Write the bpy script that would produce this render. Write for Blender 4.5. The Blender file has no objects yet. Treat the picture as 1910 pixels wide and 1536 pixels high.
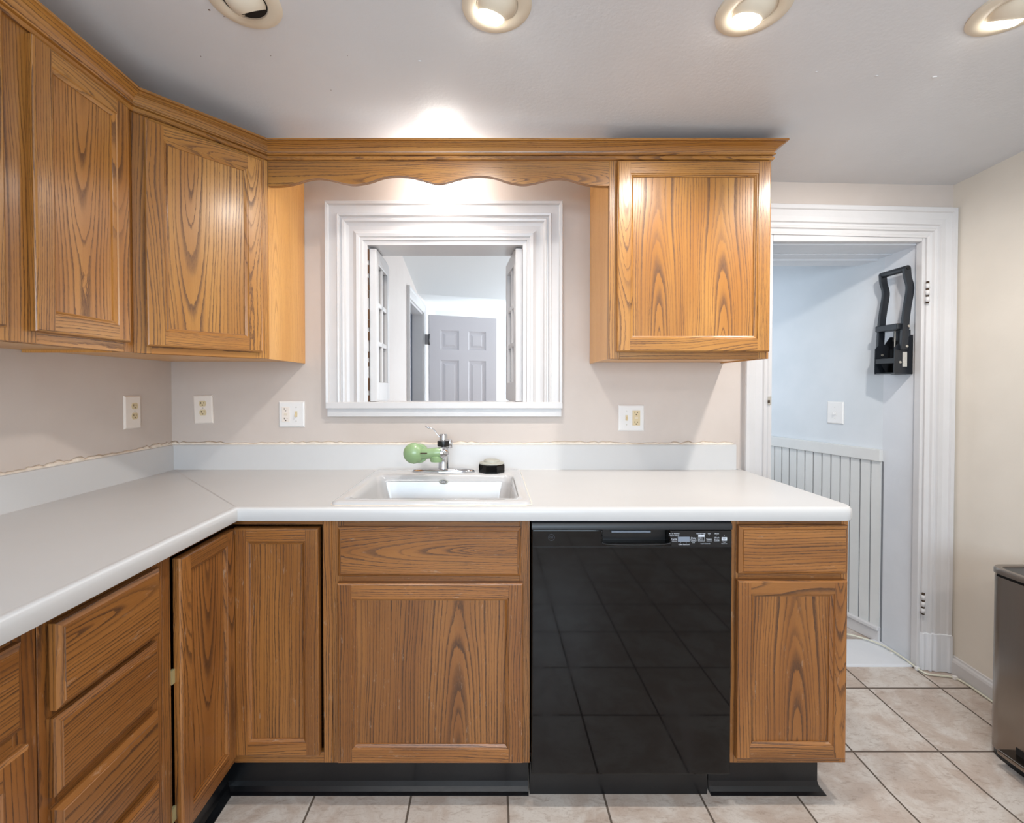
import bpy, bmesh, math, random
from mathutils import Vector, Matrix
random.seed(7)
S = bpy.context.scene
COL = S.collection
PI = math.pi
R = math.radians

# ------------------------------------------------------------------ camera
cam = bpy.data.objects.new('camera', bpy.data.cameras.new('camera'))
COL.objects.link(cam)
cam.data.sensor_width = 36.0
cam.data.lens = 36.0 * 849.3 / 1910
cam.data.shift_x = 38.0 / 1910
cam.data.shift_y = -33.2 / 1910
cam.data.clip_start = 0.02
cam.location = (0, 0, 1.2824)
cam.rotation_euler = (R(90 - 0.859), 0, 0)
S.camera = cam

# ------------------------------------------------------------------ view + light
S.view_settings.view_transform = 'Standard'
S.view_settings.look = 'None'
S.view_settings.gamma = 1.0
S.view_settings.use_curve_mapping = False
S.view_settings.exposure = 0.36
S.cycles.use_denoising = True
S.cycles.max_bounces = 10
S.cycles.diffuse_bounces = 6
S.cycles.sample_clamp_indirect = 6.0

wd = bpy.data.worlds.new('world')
S.world = wd
wd.use_nodes = True
bgn = wd.node_tree.nodes['Background']
bgn.inputs[0].default_value = (0.75, 0.86, 1.0, 1)
bgn.inputs[1].default_value = 1.5


def area(name, loc, rot, size, size_y, power, col, spread=180):
    l = bpy.data.lights.new(name, 'AREA')
    l.shape = 'RECTANGLE'
    l.size = size
    l.size_y = size_y
    l.energy = power
    l.color = col
    l.spread = R(spread)
    o = bpy.data.objects.new(name, l)
    COL.objects.link(o)
    o.location = loc
    o.rotation_euler = rot
    return o


# daylight entering through the kitchen windows behind the camera
area('window_daylight', (0.1, -2.12, 1.45), (R(90), 0, 0), 2.0, 1.1, 54, (0.70, 0.86, 1.0))
# daylight in the hall beyond the doorway, from its window on the left
area('hall_daylight', (1.20, 2.85, 1.45), (R(90), 0, R(-90)), 0.8, 1.3, 3.0, (0.74, 0.87, 1.0))
# daylight in the back room, from an unseen side window placed beyond the open door
area('porch_daylight', (1.08, 5.12, 1.3), (R(90), 0, R(90)), 0.6, 1.7, 34, (0.86, 0.94, 1.0))
area('porch_room_fill', (1.10, 3.3, 1.5), (R(90), 0, R(90)), 1.2, 0.9, 8, (0.90, 0.95, 1.0))  # soft unseen fill in front of the solid right wall, no window there

# ------------------------------------------------------------------ constants (metres)
XL, XR_, YW = -1.402, 2.009, 1.994      # left wall, right wall, back wall faces
WT = 0.16                               # back wall thickness
CT = 0.923                              # counter top height
FACE_Y = 1.384                          # base cabinet frame plane, back run
FACE_X = -0.792                         # base cabinet frame plane, left run
UP_Y = 1.669                            # wall cabinet frame plane, back run
UP_X = -1.077                           # wall cabinet frame plane, left run


def floor_z(y):
    return 0.07 * min(max(y - 1.43, 0), 0.57)


def ceil_z(x, y):
    return 2.175 + 0.06 * (1.994 - y) - 0.02 * (x - 1.2)


# ------------------------------------------------------------------ node helper
class NT:
    def __init__(s, name):
        s.m = bpy.data.materials.new(name)
        s.m.use_nodes = True
        s.t = s.m.node_tree
        s.b = s.t.nodes['Principled BSDF']

    def n(s, typ, **kw):
        nd = s.t.nodes.new(typ)
        for k, v in kw.items():
            setattr(nd, k, v)
        return nd

    def l(s, a, b):
        s.t.links.new(a, b)

    def put(s, sock, v):
        if isinstance(v, (int, float)):
            sock.default_value = v
        elif isinstance(v, (tuple, list)):
            sock.default_value = v
        else:
            s.l(v, sock)

    def math(s, op, a, b=None, c=None, clamp=False):
        nd = s.n('ShaderNodeMath', operation=op)
        nd.use_clamp = clamp
        s.put(nd.inputs[0], a)
        if b is not None:
            s.put(nd.inputs[1], b)
        if c is not None:
            s.put(nd.inputs[2], c)
        return nd.outputs[0]

    def xyz(s, x, y, z):
        nd = s.n('ShaderNodeCombineXYZ')
        s.put(nd.inputs[0], x)
        s.put(nd.inputs[1], y)
        s.put(nd.inputs[2], z)
        return nd.outputs[0]

    def noise(s, vec, scale, detail=2.0, rough=0.5, dist=0.0):
        nd = s.n('ShaderNodeTexNoise')
        s.l(vec, nd.inputs['Vector'])
        nd.inputs['Scale'].default_value = scale
        nd.inputs['Detail'].default_value = detail
        nd.inputs['Roughness'].default_value = rough
        nd.inputs['Distortion'].default_value = dist
        return nd.outputs[0]

    def mix(s, f, a, b):
        nd = s.n('ShaderNodeMix', data_type='RGBA')
        s.put(nd.inputs[0], f)
        s.put(nd.inputs[6], a)
        s.put(nd.inputs[7], b)
        return nd.outputs[2]

    def smooth(s, v, a, b, lo=0.0, hi=1.0):
        nd = s.n('ShaderNodeMapRange', interpolation_type='SMOOTHSTEP')
        s.put(nd.inputs[0], v)
        s.put(nd.inputs[1], a)
        s.put(nd.inputs[2], b)
        s.put(nd.inputs[3], lo)
        s.put(nd.inputs[4], hi)
        return nd.outputs[0]

    def bump(s, h, strength, dist):
        nd = s.n('ShaderNodeBump')
        nd.inputs['Strength'].default_value = strength
        nd.inputs['Distance'].default_value = dist
        s.l(h, nd.inputs['Height'])
        s.l(nd.outputs[0], s.b.inputs['Normal'])


def c4(r, g, b):
    """sRGB 0-255 to linear"""
    f = lambda v: ((v / 255 + 0.055) / 1.055) ** 2.4 if v > 10 else v / 255 / 12.92
    return (f(r), f(g), f(b), 1)


def simple(name, col, rough=0.5, metal=0.0, bump=None, coat=0.0, mott=0.0, spec=None, mscale=6.0):
    m = NT(name)
    m.b.inputs['Base Color'].default_value = col
    m.b.inputs['Roughness'].default_value = rough
    m.b.inputs['Metallic'].default_value = metal
    if coat:
        m.b.inputs['Coat Weight'].default_value = coat
        m.b.inputs['Coat Roughness'].default_value = 0.08
    if spec is not None:
        m.b.inputs['Specular IOR Level'].default_value = spec
    tc = m.n('ShaderNodeTexCoord')
    if mott:
        nz = m.noise(tc.outputs['Object'], mscale, 4.0, 0.6)
        dk = tuple(c * (1 - mott) for c in col[:3]) + (1,)
        m.l(m.mix(m.smooth(nz, 0.35, 0.65), dk, col), m.b.inputs['Base Color'])
    if bump:
        m.bump(m.noise(tc.outputs['Object'], bump[0], 3.0, 0.6), bump[1], bump[2])
    return m.m


def oak(name, light, mid, dark, gray=0.0, scale=1.0, rough=0.34, contrast=1.0, wear=0.0):
    m = NT(name)
    uv = m.n('ShaderNodeUVMap').outputs[0]
    sp = m.n('ShaderNodeSeparateXYZ')
    m.l(uv, sp.inputs[0])
    u, v = sp.outputs[0], sp.outputs[1]
    at = m.n('ShaderNodeAttribute', attribute_name='bd')
    sc = m.n('ShaderNodeSeparateColor')
    m.l(at.outputs['Color'], sc.inputs[0])
    cx, v0, rnd = sc.outputs[0], sc.outputs[1], sc.outputs[2]
    per = at.outputs['Alpha']
    seed = m.math('MULTIPLY', rnd, 37.0)
    # low frequency warp
    w1 = m.noise(m.xyz(m.math('MULTIPLY', u, 4.0), m.math('MULTIPLY', v, 1.6), seed), 1.0, 1.0)
    w2 = m.noise(m.xyz(m.math('MULTIPLY', u, 22.0), m.math('MULTIPLY', v, 5.0), seed), 1.0, 2.0)
    w3 = m.noise(m.xyz(m.math('MULTIPLY', u, 380.0), m.math('MULTIPLY', v, 38.0), seed), 1.0, 2.0, 0.6)
    du = m.math('SUBTRACT', u, cx)
    dbl = m.math('SUBTRACT', m.math('ABSOLUTE', du), per)
    hasp = m.math('GREATER_THAN', per, 0.005)
    uu = m.math('ADD', m.math('MULTIPLY', hasp, dbl), m.math('MULTIPLY', m.math('SUBTRACT', 1.0, hasp), du))
    uu = m.math('ADD', uu, m.math('MULTIPLY', m.math('SUBTRACT', w1, 0.5), 0.045))
    vd = m.math('SMOOTH_MIN', m.math('ABSOLUTE', m.math('SUBTRACT', v, v0)), 0.52, 0.10)
    vv = m.math('MULTIPLY', vd, 0.095)
    r = m.math('SQRT', m.math('ADD', m.math('MULTIPLY', uu, uu), m.math('MULTIPLY', vv, vv)))
    r = m.math('ADD', r, m.math('MULTIPLY', m.math('SUBTRACT', w2, 0.5), 0.0075))
    r = m.math('ADD', r, m.math('MULTIPLY', m.math('SUBTRACT', w3, 0.5), 0.0030))
    rn = m.noise(m.xyz(m.math('MULTIPLY', r, 42.0 * scale), seed, 0.0), 1.0, 1.0)
    r = m.math('ADD', r, m.math('MULTIPLY', m.math('SUBTRACT', rn, 0.5), 0.020 / scale))
    r = m.math('MULTIPLY', r, m.math('ADD', 0.9, m.math('MULTIPLY', m.math('FRACT', m.math('MULTIPLY', rnd, 5.3)), 1.1)))
    t = m.math('FRACT', m.math('MULTIPLY', r, 105.0 * scale))
    wn_ = m.noise(m.xyz(m.math('MULTIPLY', m.math('FLOOR', m.math('MULTIPLY', r, 105.0 * scale)), 3.7), m.math('MULTIPLY', v, 2.5), seed), 1.0, 0.0)
    band = m.math('SUBTRACT', 1.0, m.smooth(t, 0.08, m.smooth(wn_, 0.25, 0.7, 0.26, 0.75)))
    lead = m.smooth(t, 0.0, 0.05)
    band = m.math('MULTIPLY', band, lead)
    # per-ring strength variation
    ringn = m.noise(m.xyz(m.math('MULTIPLY', m.math('FLOOR', m.math('MULTIPLY', r, 105.0 * scale)), 7.31), seed, m.math('MULTIPLY', v, 1.5)), 1.0, 0.0)
    band = m.math('MULTIPLY', band, m.smooth(ringn, 0.25, 0.6, 0.45, 1.0))
    # fine pores
    pores = m.noise(m.xyz(m.math('MULTIPLY', u, 1500.0), m.math('MULTIPLY', v, 70.0), seed), 1.0, 2.0, 0.7)
    pm = m.smooth(pores, 0.5, 0.64)
    fine = m.noise(m.xyz(m.math('MULTIPLY', u, 260.0), m.math('MULTIPLY', v, 5.0), seed), 1.0, 3.0, 0.6)
    tone = m.noise(m.xyz(m.math('MULTIPLY', u, 9.0), m.math('MULTIPLY', v, 1.2), m.math('ADD', seed, 5.0)), 1.0, 2.0)
    base = m.mix(m.smooth(tone, 0.3, 0.7), mid, light)
    base = m.mix(m.math('MULTIPLY', m.smooth(fine, 0.42, 0.7), 0.38), base, mid)
    k = m.math('ADD', m.math('MULTIPLY', band, 0.80 * contrast),
               m.math('MULTIPLY', m.math('MULTIPLY', pm, m.math('ADD', m.math('MULTIPLY', band, 0.6), 0.22)), 0.55 * contrast), clamp=True)
    col = m.mix(k, base, dark)
    # board-to-board tone shift
    hsv = m.n('ShaderNodeHueSaturation')
    m.l(m.math('ADD', 0.86, m.math('MULTIPLY', m.math('FRACT', m.math('MULTIPLY', rnd, 9.7)), 0.26)), hsv.inputs['Value'])
    m.l(col, hsv.inputs['Color'])
    out = hsv.outputs[0]
    if wear:
        wn = m.noise(m.xyz(m.math('MULTIPLY', u, 60.0), m.math('MULTIPLY', v, 14.0), m.math('ADD', seed, 9.0)), 1.0, 5.0, 0.75)
        out = m.mix(m.smooth(wn, 0.60, 0.72, 0.0, wear), out, c4(205, 190, 170))
    m.l(out, m.b.inputs['Base Color'])
    m.l(m.math('ADD', rough, m.math('MULTIPLY', k, 0.18)), m.b.inputs['Roughness'])
    m.b.inputs['Coat Weight'].default_value = 0.35
    m.b.inputs['Coat Roughness'].default_value = 0.22
    m.bump(m.math('SUBTRACT', 1.0, k), 0.25, 0.0006)
    return m.m


M = {}
M['oak'] = oak('honey_oak', c4(186, 132, 64), c4(160, 104, 43), c4(92, 56, 25))
M['oak_base'] = oak('worn_shaded_oak', c4(160, 106, 53), c4(130, 80, 34), c4(68, 40, 20), wear=0.22)  # same oak with wear; darker colours carry the weaker light down low
M['oak_veneer'] = oak('pale_oak_veneer', c4(220, 166, 92), c4(208, 150, 78), c4(160, 104, 48), scale=1.6, contrast=0.55)


def wallpaint(name, a, b, bump=0.12):
    m = NT(name)
    tc = m.n('ShaderNodeTexCoord').outputs['Object']
    nz = m.noise(tc, 2.2, 4.0, 0.6)
    m.l(m.mix(m.smooth(nz, 0.35, 0.65), a, b), m.b.inputs['Base Color'])
    m.b.inputs['Roughness'].default_value = 0.55
    m.bump(m.noise(tc, 90.0, 4.0, 0.6), bump, 0.002)
    return m.m


M['wall'] = wallpaint('greige_wall_paint', c4(198, 186, 177), c4(204, 193, 185))
M['ceiling'] = wallpaint('ceiling_paint', c4(208, 208, 210), c4(213, 213, 215), 0.3)
M['ceiling'].node_tree.nodes['Principled BSDF'].inputs['Roughness'].default_value = 0.36
M['wall_right'] = wallpaint('cream_wall_paint', c4(222, 214, 202), c4(228, 220, 208))
M['hall_paint'] = wallpaint('pale_blue_grey_paint', c4(205, 210, 214), c4(212, 216, 220))
M['porch_paint'] = wallpaint('pale_beige_paint', c4(214, 205, 200), c4(218, 210, 205))
M['trim'] = simple('white_gloss_trim', c4(208, 206, 206), 0.3, bump=(35, 0.15, 0.003), mott=0.03)
M['trim_cool'] = simple('white_jamb_paint', c4(220, 222, 226), 0.35, bump=(40, 0.2, 0.003), mott=0.04)
M['bead'] = simple('beadboard_paint', c4(214, 214, 212), 0.45, mott=0.04)
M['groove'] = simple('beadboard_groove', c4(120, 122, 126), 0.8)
M['laminate'] = simple('white_laminate', c4(199, 199, 199), 0.32, bump=(300, 0.06, 0.001), mott=0.015)
M['laminate_seam'] = simple('laminate_seam', c4(196, 190, 186), 0.5)
M['caulk'] = simple('cream_caulk', c4(236, 226, 212), 0.6, bump=(120, 0.5, 0.004), mott=0.12, mscale=40)
M['enamel'] = simple('white_enamel', c4(196, 195, 195), 0.12, coat=0.6)
M['chrome'] = simple('chrome', c4(210, 212, 216), 0.08, 1.0)
M['black'] = simple('black_plastic', c4(13, 13, 15), 0.35)
M['blackmetal'] = simple('black_powder_coat', c4(32, 35, 40), 0.3, bump=(400, 0.1, 0.0005))
M['vinyl'] = simple('black_vinyl', c4(9, 11, 15), 0.3, bump=(60, 0.15, 0.002))
M['dark'] = simple('dark_void', c4(14, 11, 9), 0.8)
M['greyplastic'] = simple('grey_plastic', c4(172, 172, 162), 0.4)
M['green'] = simple('pale_green_plastic', c4(140, 168, 122), 0.3, coat=0.3)
M['plate'] = simple('white_plate_plastic', c4(228, 226, 224), 0.3)
M['plate_pink'] = simple('warm_white_plate_plastic', c4(232, 222, 212), 0.35)
M['ivory'] = simple('ivory_plastic', c4(214, 196, 158), 0.4)
M['slot'] = simple('slot_dark', c4(60, 42, 24), 0.7)
M['screw'] = simple('zinc_screw', c4(205, 200, 190), 0.35, 0.8)
M['hinge_metal'] = simple('nickel_hinge', c4(120, 120, 122), 0.35, 0.9)
M['brass'] = simple('pale_brass', c4(200, 196, 150), 0.35, 0.6)
M['cream'] = simple('cream_plastic', c4(222, 210, 190), 0.5, mott=0.05)
M['farwall'] = simple('white_porch_wall', c4(226, 230, 232), 0.6)
M['fardoor'] = simple('shaded_white_door_paint', c4(205, 202, 206), 0.45)  # white door; the lilac-grey of its shaded face is in the colour
M['cable'] = simple('ivory_cable', c4(214, 212, 194), 0.45)
M['label'] = simple('paper_label', c4(200, 196, 188), 0.5, bump=(300, 0.2, 0.001), mott=0.25, mscale=220)
M['lcd'] = simple('grey_display', c4(128, 138, 152), 0.3)
M['print'] = simple('white_print', c4(215, 222, 232), 0.5)
M['print_dim'] = simple('grey_print', c4(62, 66, 74), 0.4)
M['stain'] = simple('brown_speck', c4(86, 56, 30), 0.7)


def emit(name, col, st):
    m = NT(name)
    m.b.inputs['Base Color'].default_value = (1, 1, 1, 1)
    m.b.inputs['Emission Color'].default_value = col
    m.b.inputs['Emission Strength'].default_value = st
    return m.m


M['bulb'] = emit('lit_bulb_glass', (1.0, 0.95, 0.86, 1), 14)
M['dome'] = emit('lit_dome_glass', (1.0, 0.96, 0.91, 1), 24)

# dishwasher black gloss with smears
m = NT('black_gloss_enamel')
tc = m.n('ShaderNodeTexCoord').outputs['Object']
mp = m.n('ShaderNodeMapping')
mp.inputs['Scale'].default_value = (9, 9, 2.2)
m.l(tc, mp.inputs[0])
sm = m.noise(mp.outputs[0], 1.0, 5.0, 0.65, 1.2)
smk = m.smooth(sm, 0.5, 0.75)
m.l(m.mix(smk, c4(5, 5, 6), c4(16, 16, 18)), m.b.inputs['Base Color'])
m.l(m.math('ADD', 0.045, m.math('MULTIPLY', smk, 0.10)), m.b.inputs['Roughness'])
m.b.inputs['Specular IOR Level'].default_value = 0.38
M['dw'] = m.m
M['dwtop'] = simple('dishwasher_satin_band', c4(28, 30, 34), 0.38)

# stainless steel
m = NT('brushed_stainless')
tc = m.n('ShaderNodeTexCoord').outputs['Object']
mp = m.n('ShaderNodeMapping')
mp.inputs['Scale'].default_value = (600, 600, 3)
m.l(tc, mp.inputs[0])
br = m.noise(mp.outputs[0], 1.0, 3.0)
m.b.inputs['Metallic'].default_value = 1.0
m.b.inputs['Base Color'].default_value = c4(150, 140, 131)
m.l(m.math('ADD', 0.16, m.math('MULTIPLY', br, 0.12)), m.b.inputs['Roughness'])
M['steel'] = m.m
M['steel_dark'] = simple('dark_rim_steel', c4(150, 141, 133), 0.3, 1.0)

# floor tile
m = NT('beige_floor_tile')
gp = m.n('ShaderNodeNewGeometry').outputs['Position']
sp = m.n('ShaderNodeSeparateXYZ')
m.l(gp, sp.inputs[0])
TS = 0.3024
tx = m.math('DIVIDE', m.math('SUBTRACT', sp.outputs[0], 1.562 - 20 * TS), TS)
ty = m.math('DIVIDE', m.math('SUBTRACT', sp.outputs[1], 1.570 - 20 * TS), TS)
fx, fy = m.math('FRACT', tx), m.math('FRACT', ty)
ex = m.math('MINIMUM', fx, m.math('SUBTRACT', 1.0, fx))
ey = m.math('MINIMUM', fy, m.math('SUBTRACT', 1.0, fy))
ee = m.math('MINIMUM', ex, ey)
edge_n = m.noise(gp, 60.0, 2.0)
gm = m.smooth(ee, m.math('ADD', 0.0065, m.math('MULTIPLY', edge_n, 0.003)), 0.0135)
cell = m.n('ShaderNodeTexWhiteNoise', noise_dimensions='2D')
m.l(m.xyz(m.math('FLOOR', tx), m.math('FLOOR', ty), 0.0), cell.inputs[0])
off = m.math('MULTIPLY', cell.outputs[0], 20.0)
pv = m.xyz(m.math('ADD', sp.outputs[0], off), m.math('ADD', sp.outputs[1], off), 0.0)
n1 = m.noise(pv, 7.0, 5.0, 0.65, 0.6)
mp = m.n('ShaderNodeMapping')
mp.inputs['Scale'].default_value = (18, 60, 1)
mp.inputs['Rotation'].default_value = (0, 0, 0.5)
m.l(pv, mp.inputs[0])
n2 = m.noise(mp.outputs[0], 1.0, 6.0, 0.75, 0.8)
n3 = m.noise(pv, 140.0, 4.0, 0.7)
tcol = m.mix(m.smooth(n1, 0.38, 0.62), c4(204, 196, 188), c4(182, 166, 154))
tcol = m.mix(m.smooth(n2, 0.50, 0.68, 0, 0.6), tcol, c4(150, 130, 116))
tcol = m.mix(m.smooth(n3, 0.52, 0.72, 0, 0.45), tcol, c4(150, 134, 122))
tcol = m.mix(m.math('MULTIPLY', cell.outputs[0], 0.18), tcol, c4(190, 172, 160))
m.l(m.mix(gm, c4(92, 80, 70), tcol), m.b.inputs['Base Color'])
m.l(m.smooth(gm, 0, 1, 0.85, 0.33), m.b.inputs['Roughness'])
m.bump(m.math('ADD', gm, m.math('MULTIPLY', n1, 0.08)), 0.5, 0.002)
M['tile'] = m.m


# ------------------------------------------------------------------ mesh builder
def straight(c=0.0):
    return (c + random.choice((-1, 1)) * random.uniform(0.10, 0.3), random.uniform(-1.5, 1.5), random.random(), 0.0)


def cathedral(c, vmid, up=1, off=0.42, per=0.0):
    return (c, vmid - up * off, random.random(), per)


class MB:
    def __init__(s):
        s.v, s.f, s.uv, s.bd, s.mi, s.sm = [], [], [], [], [], []

    def face(s, pts, uv=None, bd=(0, 0, 0, 0), mi=0, smooth=False):
        b = len(s.v)
        s.v += [tuple(p) for p in pts]
        s.f.append(tuple(range(b, b + len(pts))))
        s.uv.append(uv or [(0, 0)] * len(pts))
        s.bd.append(bd)
        s.mi.append(mi)
        s.sm.append(smooth)

    def gface(s, pts, g='z', bd=(0, 0, 0, 0), mi=0, smooth=False):
        """face whose uv runs along world axis g"""
        P = [Vector(p) for p in pts]
        n = Vector((0, 0, 0))
        for i in range(len(P)):
            n += P[i].cross(P[(i + 1) % len(P)])
        n = [abs(c) for c in n]
        gi = 'xyz'.index(g)
        nn = n[:]
        nn[gi] = -1
        k = nn.index(max(nn))
        if n[gi] > max(nn):
            a, b2 = [i for i in range(3) if i != gi]
        else:
            a = [i for i in range(3) if i not in (gi, k)][0]
            b2 = gi
        s.face(pts, [(p[a], p[b2]) for p in P], bd, mi, smooth)

    def box(s, x0, x1, y0, y1, z0, z1, g='z', bd=(0, 0, 0, 0), mi=0):
        x0, x1 = min(x0, x1), max(x0, x1)
        y0, y1 = min(y0, y1), max(y0, y1)
        z0, z1 = min(z0, z1), max(z0, z1)
        A = [(x0, y0, z0), (x1, y0, z0), (x1, y1, z0), (x0, y1, z0), (x0, y0, z1), (x1, y0, z1), (x1, y1, z1), (x0, y1, z1)]
        for q in ((0, 3, 2, 1), (4, 5, 6, 7), (0, 1, 5, 4), (1, 2, 6, 5), (2, 3, 7, 6), (3, 0, 4, 7)):
            s.gface([A[i] for i in q], g, bd, mi)

    def loft(s, loops, closed=True, cap0=False, cap1=False, mi=0, smooth=True, g=None, bd=(0, 0, 0, 0)):
        n = len(loops[0])
        b = len(s.v)
        for L in loops:
            s.v += [tuple(p) for p in L]
        for i in range(len(loops) - 1):
            for j in range(n if closed else n - 1):
                k = (j + 1) % n
                idx = (b + i * n + j, b + i * n + k, b + (i + 1) * n + k, b + (i + 1) * n + j)
                s.f.append(idx)
                s.uv.append([(0, 0)] * 4)
                s.bd.append(bd)
                s.mi.append(mi)
                s.sm.append(smooth)
        for fl, i in ((cap0, 0), (cap1, len(loops) - 1)):
            if fl:
                idx = tuple(b + i * n + j for j in range(n))
                if i == 0:
                    idx = idx[::-1]
                s.f.append(idx)
                s.uv.append([(0, 0)] * n)
                s.bd.append(bd)
                s.mi.append(mi)
                s.sm.append(False)

    def lathe(s, prof, c=(0, 0, 0), mat=None, n=32, mi=0, cap0=True, cap1=True, smooth=True, sx=1, sy=1):
        loops = []
        for r, z in prof:
            L = []
            for k in range(n):
                a = 2 * PI * k / n
                p = Vector((r * math.cos(a) * sx, r * math.sin(a) * sy, z))
                if mat:
                    p = mat @ p
                L.append(p + Vector(c))
            loops.append(L)
        s.loft(loops, True, cap0, cap1, mi, smooth)

    def cyl(s, a, b, r, n=20, mi=0, r2=None):
        a, b = Vector(a), Vector(b)
        q = (b - a).to_track_quat('Z', 'Y').to_matrix()
        s.lathe([(r, 0), (r if r2 is None else r2, (b - a).length)], a, q, n, mi)

    def sphere(s, c, r, n=24, mi=0, sc=(1, 1, 1), m=12):
        loops = []
        for i in range(1, m):
            t = PI * i / m
            loops.append([(c[0] + r * sc[0] * math.sin(t) * math.cos(2 * PI * k / n), c[1] + r * sc[1] * math.sin(t) * math.sin(2 * PI * k / n), c[2] - r * sc[2] * math.cos(t)) for k in range(n)])
        s.loft(loops, True, True, True, mi)

    def tube(s, path, r, n=10, mi=0, flat=1.0):
        P = [Vector(p) for p in path]
        loops = []
        for i, p in enumerate(P):
            d = (P[min(i + 1, len(P) - 1)] - P[max(i - 1, 0)]).normalized()
            u = d.cross(Vector((0, 0, 1)))
            u = u.normalized() if u.length > 1e-4 else Vector((1, 0, 0))
            w = u.cross(d)
            rr = r[i] if isinstance(r, (list, tuple)) else r
            loops.append([p + (u * math.cos(2 * PI * k / n) + w * math.sin(2 * PI * k / n) * flat) * rr for k in range(n)])
        s.loft(loops, True, True, True, mi)

    def build(s, name, mats, parent=None, loc=(0, 0, 0), rot=None, bevel=0, seg=2, weld=True, autosmooth=None):
        me = bpy.data.meshes.new(name)
        me.from_pydata(s.v, [], s.f)
        if not isinstance(mats, (list, tuple)):
            mats = [mats]
        for mm in mats:
            me.materials.append(mm)
        me.uv_layers.new(name='UVMap')
        me.attributes.new('bd', 'FLOAT_COLOR', 'CORNER')
        ul = me.uv_layers['UVMap']
        at = me.attributes['bd']
        for pi, p in enumerate(me.polygons):
            p.material_index = s.mi[pi]
            p.use_smooth = s.sm[pi]
            for k, li in enumerate(p.loop_indices):
                ul.data[li].uv = s.uv[pi][k]
                at.data[li].color = s.bd[pi]
        bm = bmesh.new()
        bm.from_mesh(me)
        if weld:
            bmesh.ops.remove_doubles(bm, verts=bm.verts, dist=1e-5)
        bmesh.ops.recalc_face_normals(bm, faces=bm.faces)
        if autosmooth:
            for e in bm.edges:
                if len(e.link_faces) == 2 and e.calc_face_angle(0) > R(autosmooth):
                    e.smooth = False
        bm.to_mesh(me)
        bm.free()
        o = bpy.data.objects.new(name, me)
        COL.objects.link(o)
        o.location = loc
        if rot:
            o.rotation_euler = rot
        if parent:
            o.parent = parent
        if bevel:
            md = o.modifiers.new('bevel', 'BEVEL')
            md.width = bevel
            md.segments = seg
            md.limit_method = 'ANGLE'
            md.angle_limit = R(40)
            md.harden_normals = False
        return o


def thing(name, label, cat, loc=(0, 0, 0), rz=0.0, group=None):
    o = bpy.data.objects.new(name, None)
    o.empty_display_size = 0.05
    COL.objects.link(o)
    o.location = loc
    o.rotation_euler = (0, 0, rz)
    return tag(o, label, cat, group)


def tag(o, label=None, cat=None, group=None, kind=None):
    if label:
        o['label'] = label
    if cat:
        o['category'] = cat
    if group:
        o['group'] = group
    if kind:
        o['kind'] = kind
    return o


def struct(o, label=None, cat=None):
    return tag(o, label, cat, None, 'structure')


def bx(name, mats, parent, x0, x1, y0, y1, z0, z1, bevel=0, g='z', bd=(0, 0, 0, 0), seg=2):
    b = MB()
    b.box(x0, x1, y0, y1, z0, z1, g, bd)
    return b.build(name, mats, parent, bevel=bevel, seg=seg)


def wall_cells(b, axis, c0, c1, a0, a1, z0, z1, holes, mi=0):
    """wall slab along axis x or y with rectangular holes (lo, hi, zlo, zhi)"""
    As = sorted({a0, a1, *[h[0] for h in holes], *[h[1] for h in holes]})
    Zs = sorted({z0, z1, *[h[2] for h in holes], *[h[3] for h in holes]})
    As = [a for a in As if a0 <= a <= a1]
    Zs = [z for z in Zs if z0 <= z <= z1]
    for i in range(len(As) - 1):
        for j in range(len(Zs) - 1):
            am, zm = (As[i] + As[i + 1]) / 2, (Zs[j] + Zs[j + 1]) / 2
            if any(h[0] < am < h[1] and h[2] < zm < h[3] for h in holes):
                continue
            if axis == 'x':
                b.box(As[i], As[i + 1], c0, c1, Zs[j], Zs[j + 1], mi=mi)
            else:
                b.box(c0, c1, As[i], As[i + 1], Zs[j], Zs[j + 1], mi=mi)


def clean_slab(o):
    """drop the internal faces left between cells of a slab"""
    me = o.data
    bm = bmesh.new()
    bm.from_mesh(me)
    seen = {}
    for f in bm.faces:
        key = tuple(sorted(v.index for v in f.verts))
        seen.setdefault(key, []).append(f)
    kill = [f for fs in seen.values() if len(fs) > 1 for f in fs]
    bmesh.ops.delete(bm, geom=kill, context='FACES')
    bmesh.ops.recalc_face_normals(bm, faces=bm.faces)
    bm.to_mesh(me)
    bm.free()


def sweep(b, path, prof, side, mi=0, closed_ends=True, mats=None, grain=False, smooth=False):
    """path: list of (point, miter_vec); each profile pt (a, h): a along miter vec, h along 'side' vec"""
    L = []
    for p, mv in path:
        p, mv = Vector(p), Vector(mv)
        L.append([p + mv * a + Vector(side) * h for a, h in prof])
    n = len(prof)
    for i in range(len(L) - 1):
        bd = straight() if not grain else grain[i % len(grain)]
        d = (L[i + 1][0] - L[i][0]).length
        s0 = Vector(path[i][0])
        dirn = (Vector(path[i + 1][0]) - s0).normalized()
        acc = 0.0
        for j in range(n - 1):
            seg = math.hypot(prof[j + 1][0] - prof[j][0], prof[j + 1][1] - prof[j][1])
            q = [L[i][j], L[i + 1][j], L[i + 1][j + 1], L[i][j + 1]]
            cu = [acc, acc, acc + seg, acc + seg]
            uv = [(cu[k], (q[k] - s0).dot(dirn)) for k in range(4)]
            b.face(q, uv, bd, mi, smooth)
            acc += seg
    if closed_ends:
        for e in (0, -1):
            b.face(L[e], None, (0.2, 0, .3, 0), mi)


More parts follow.
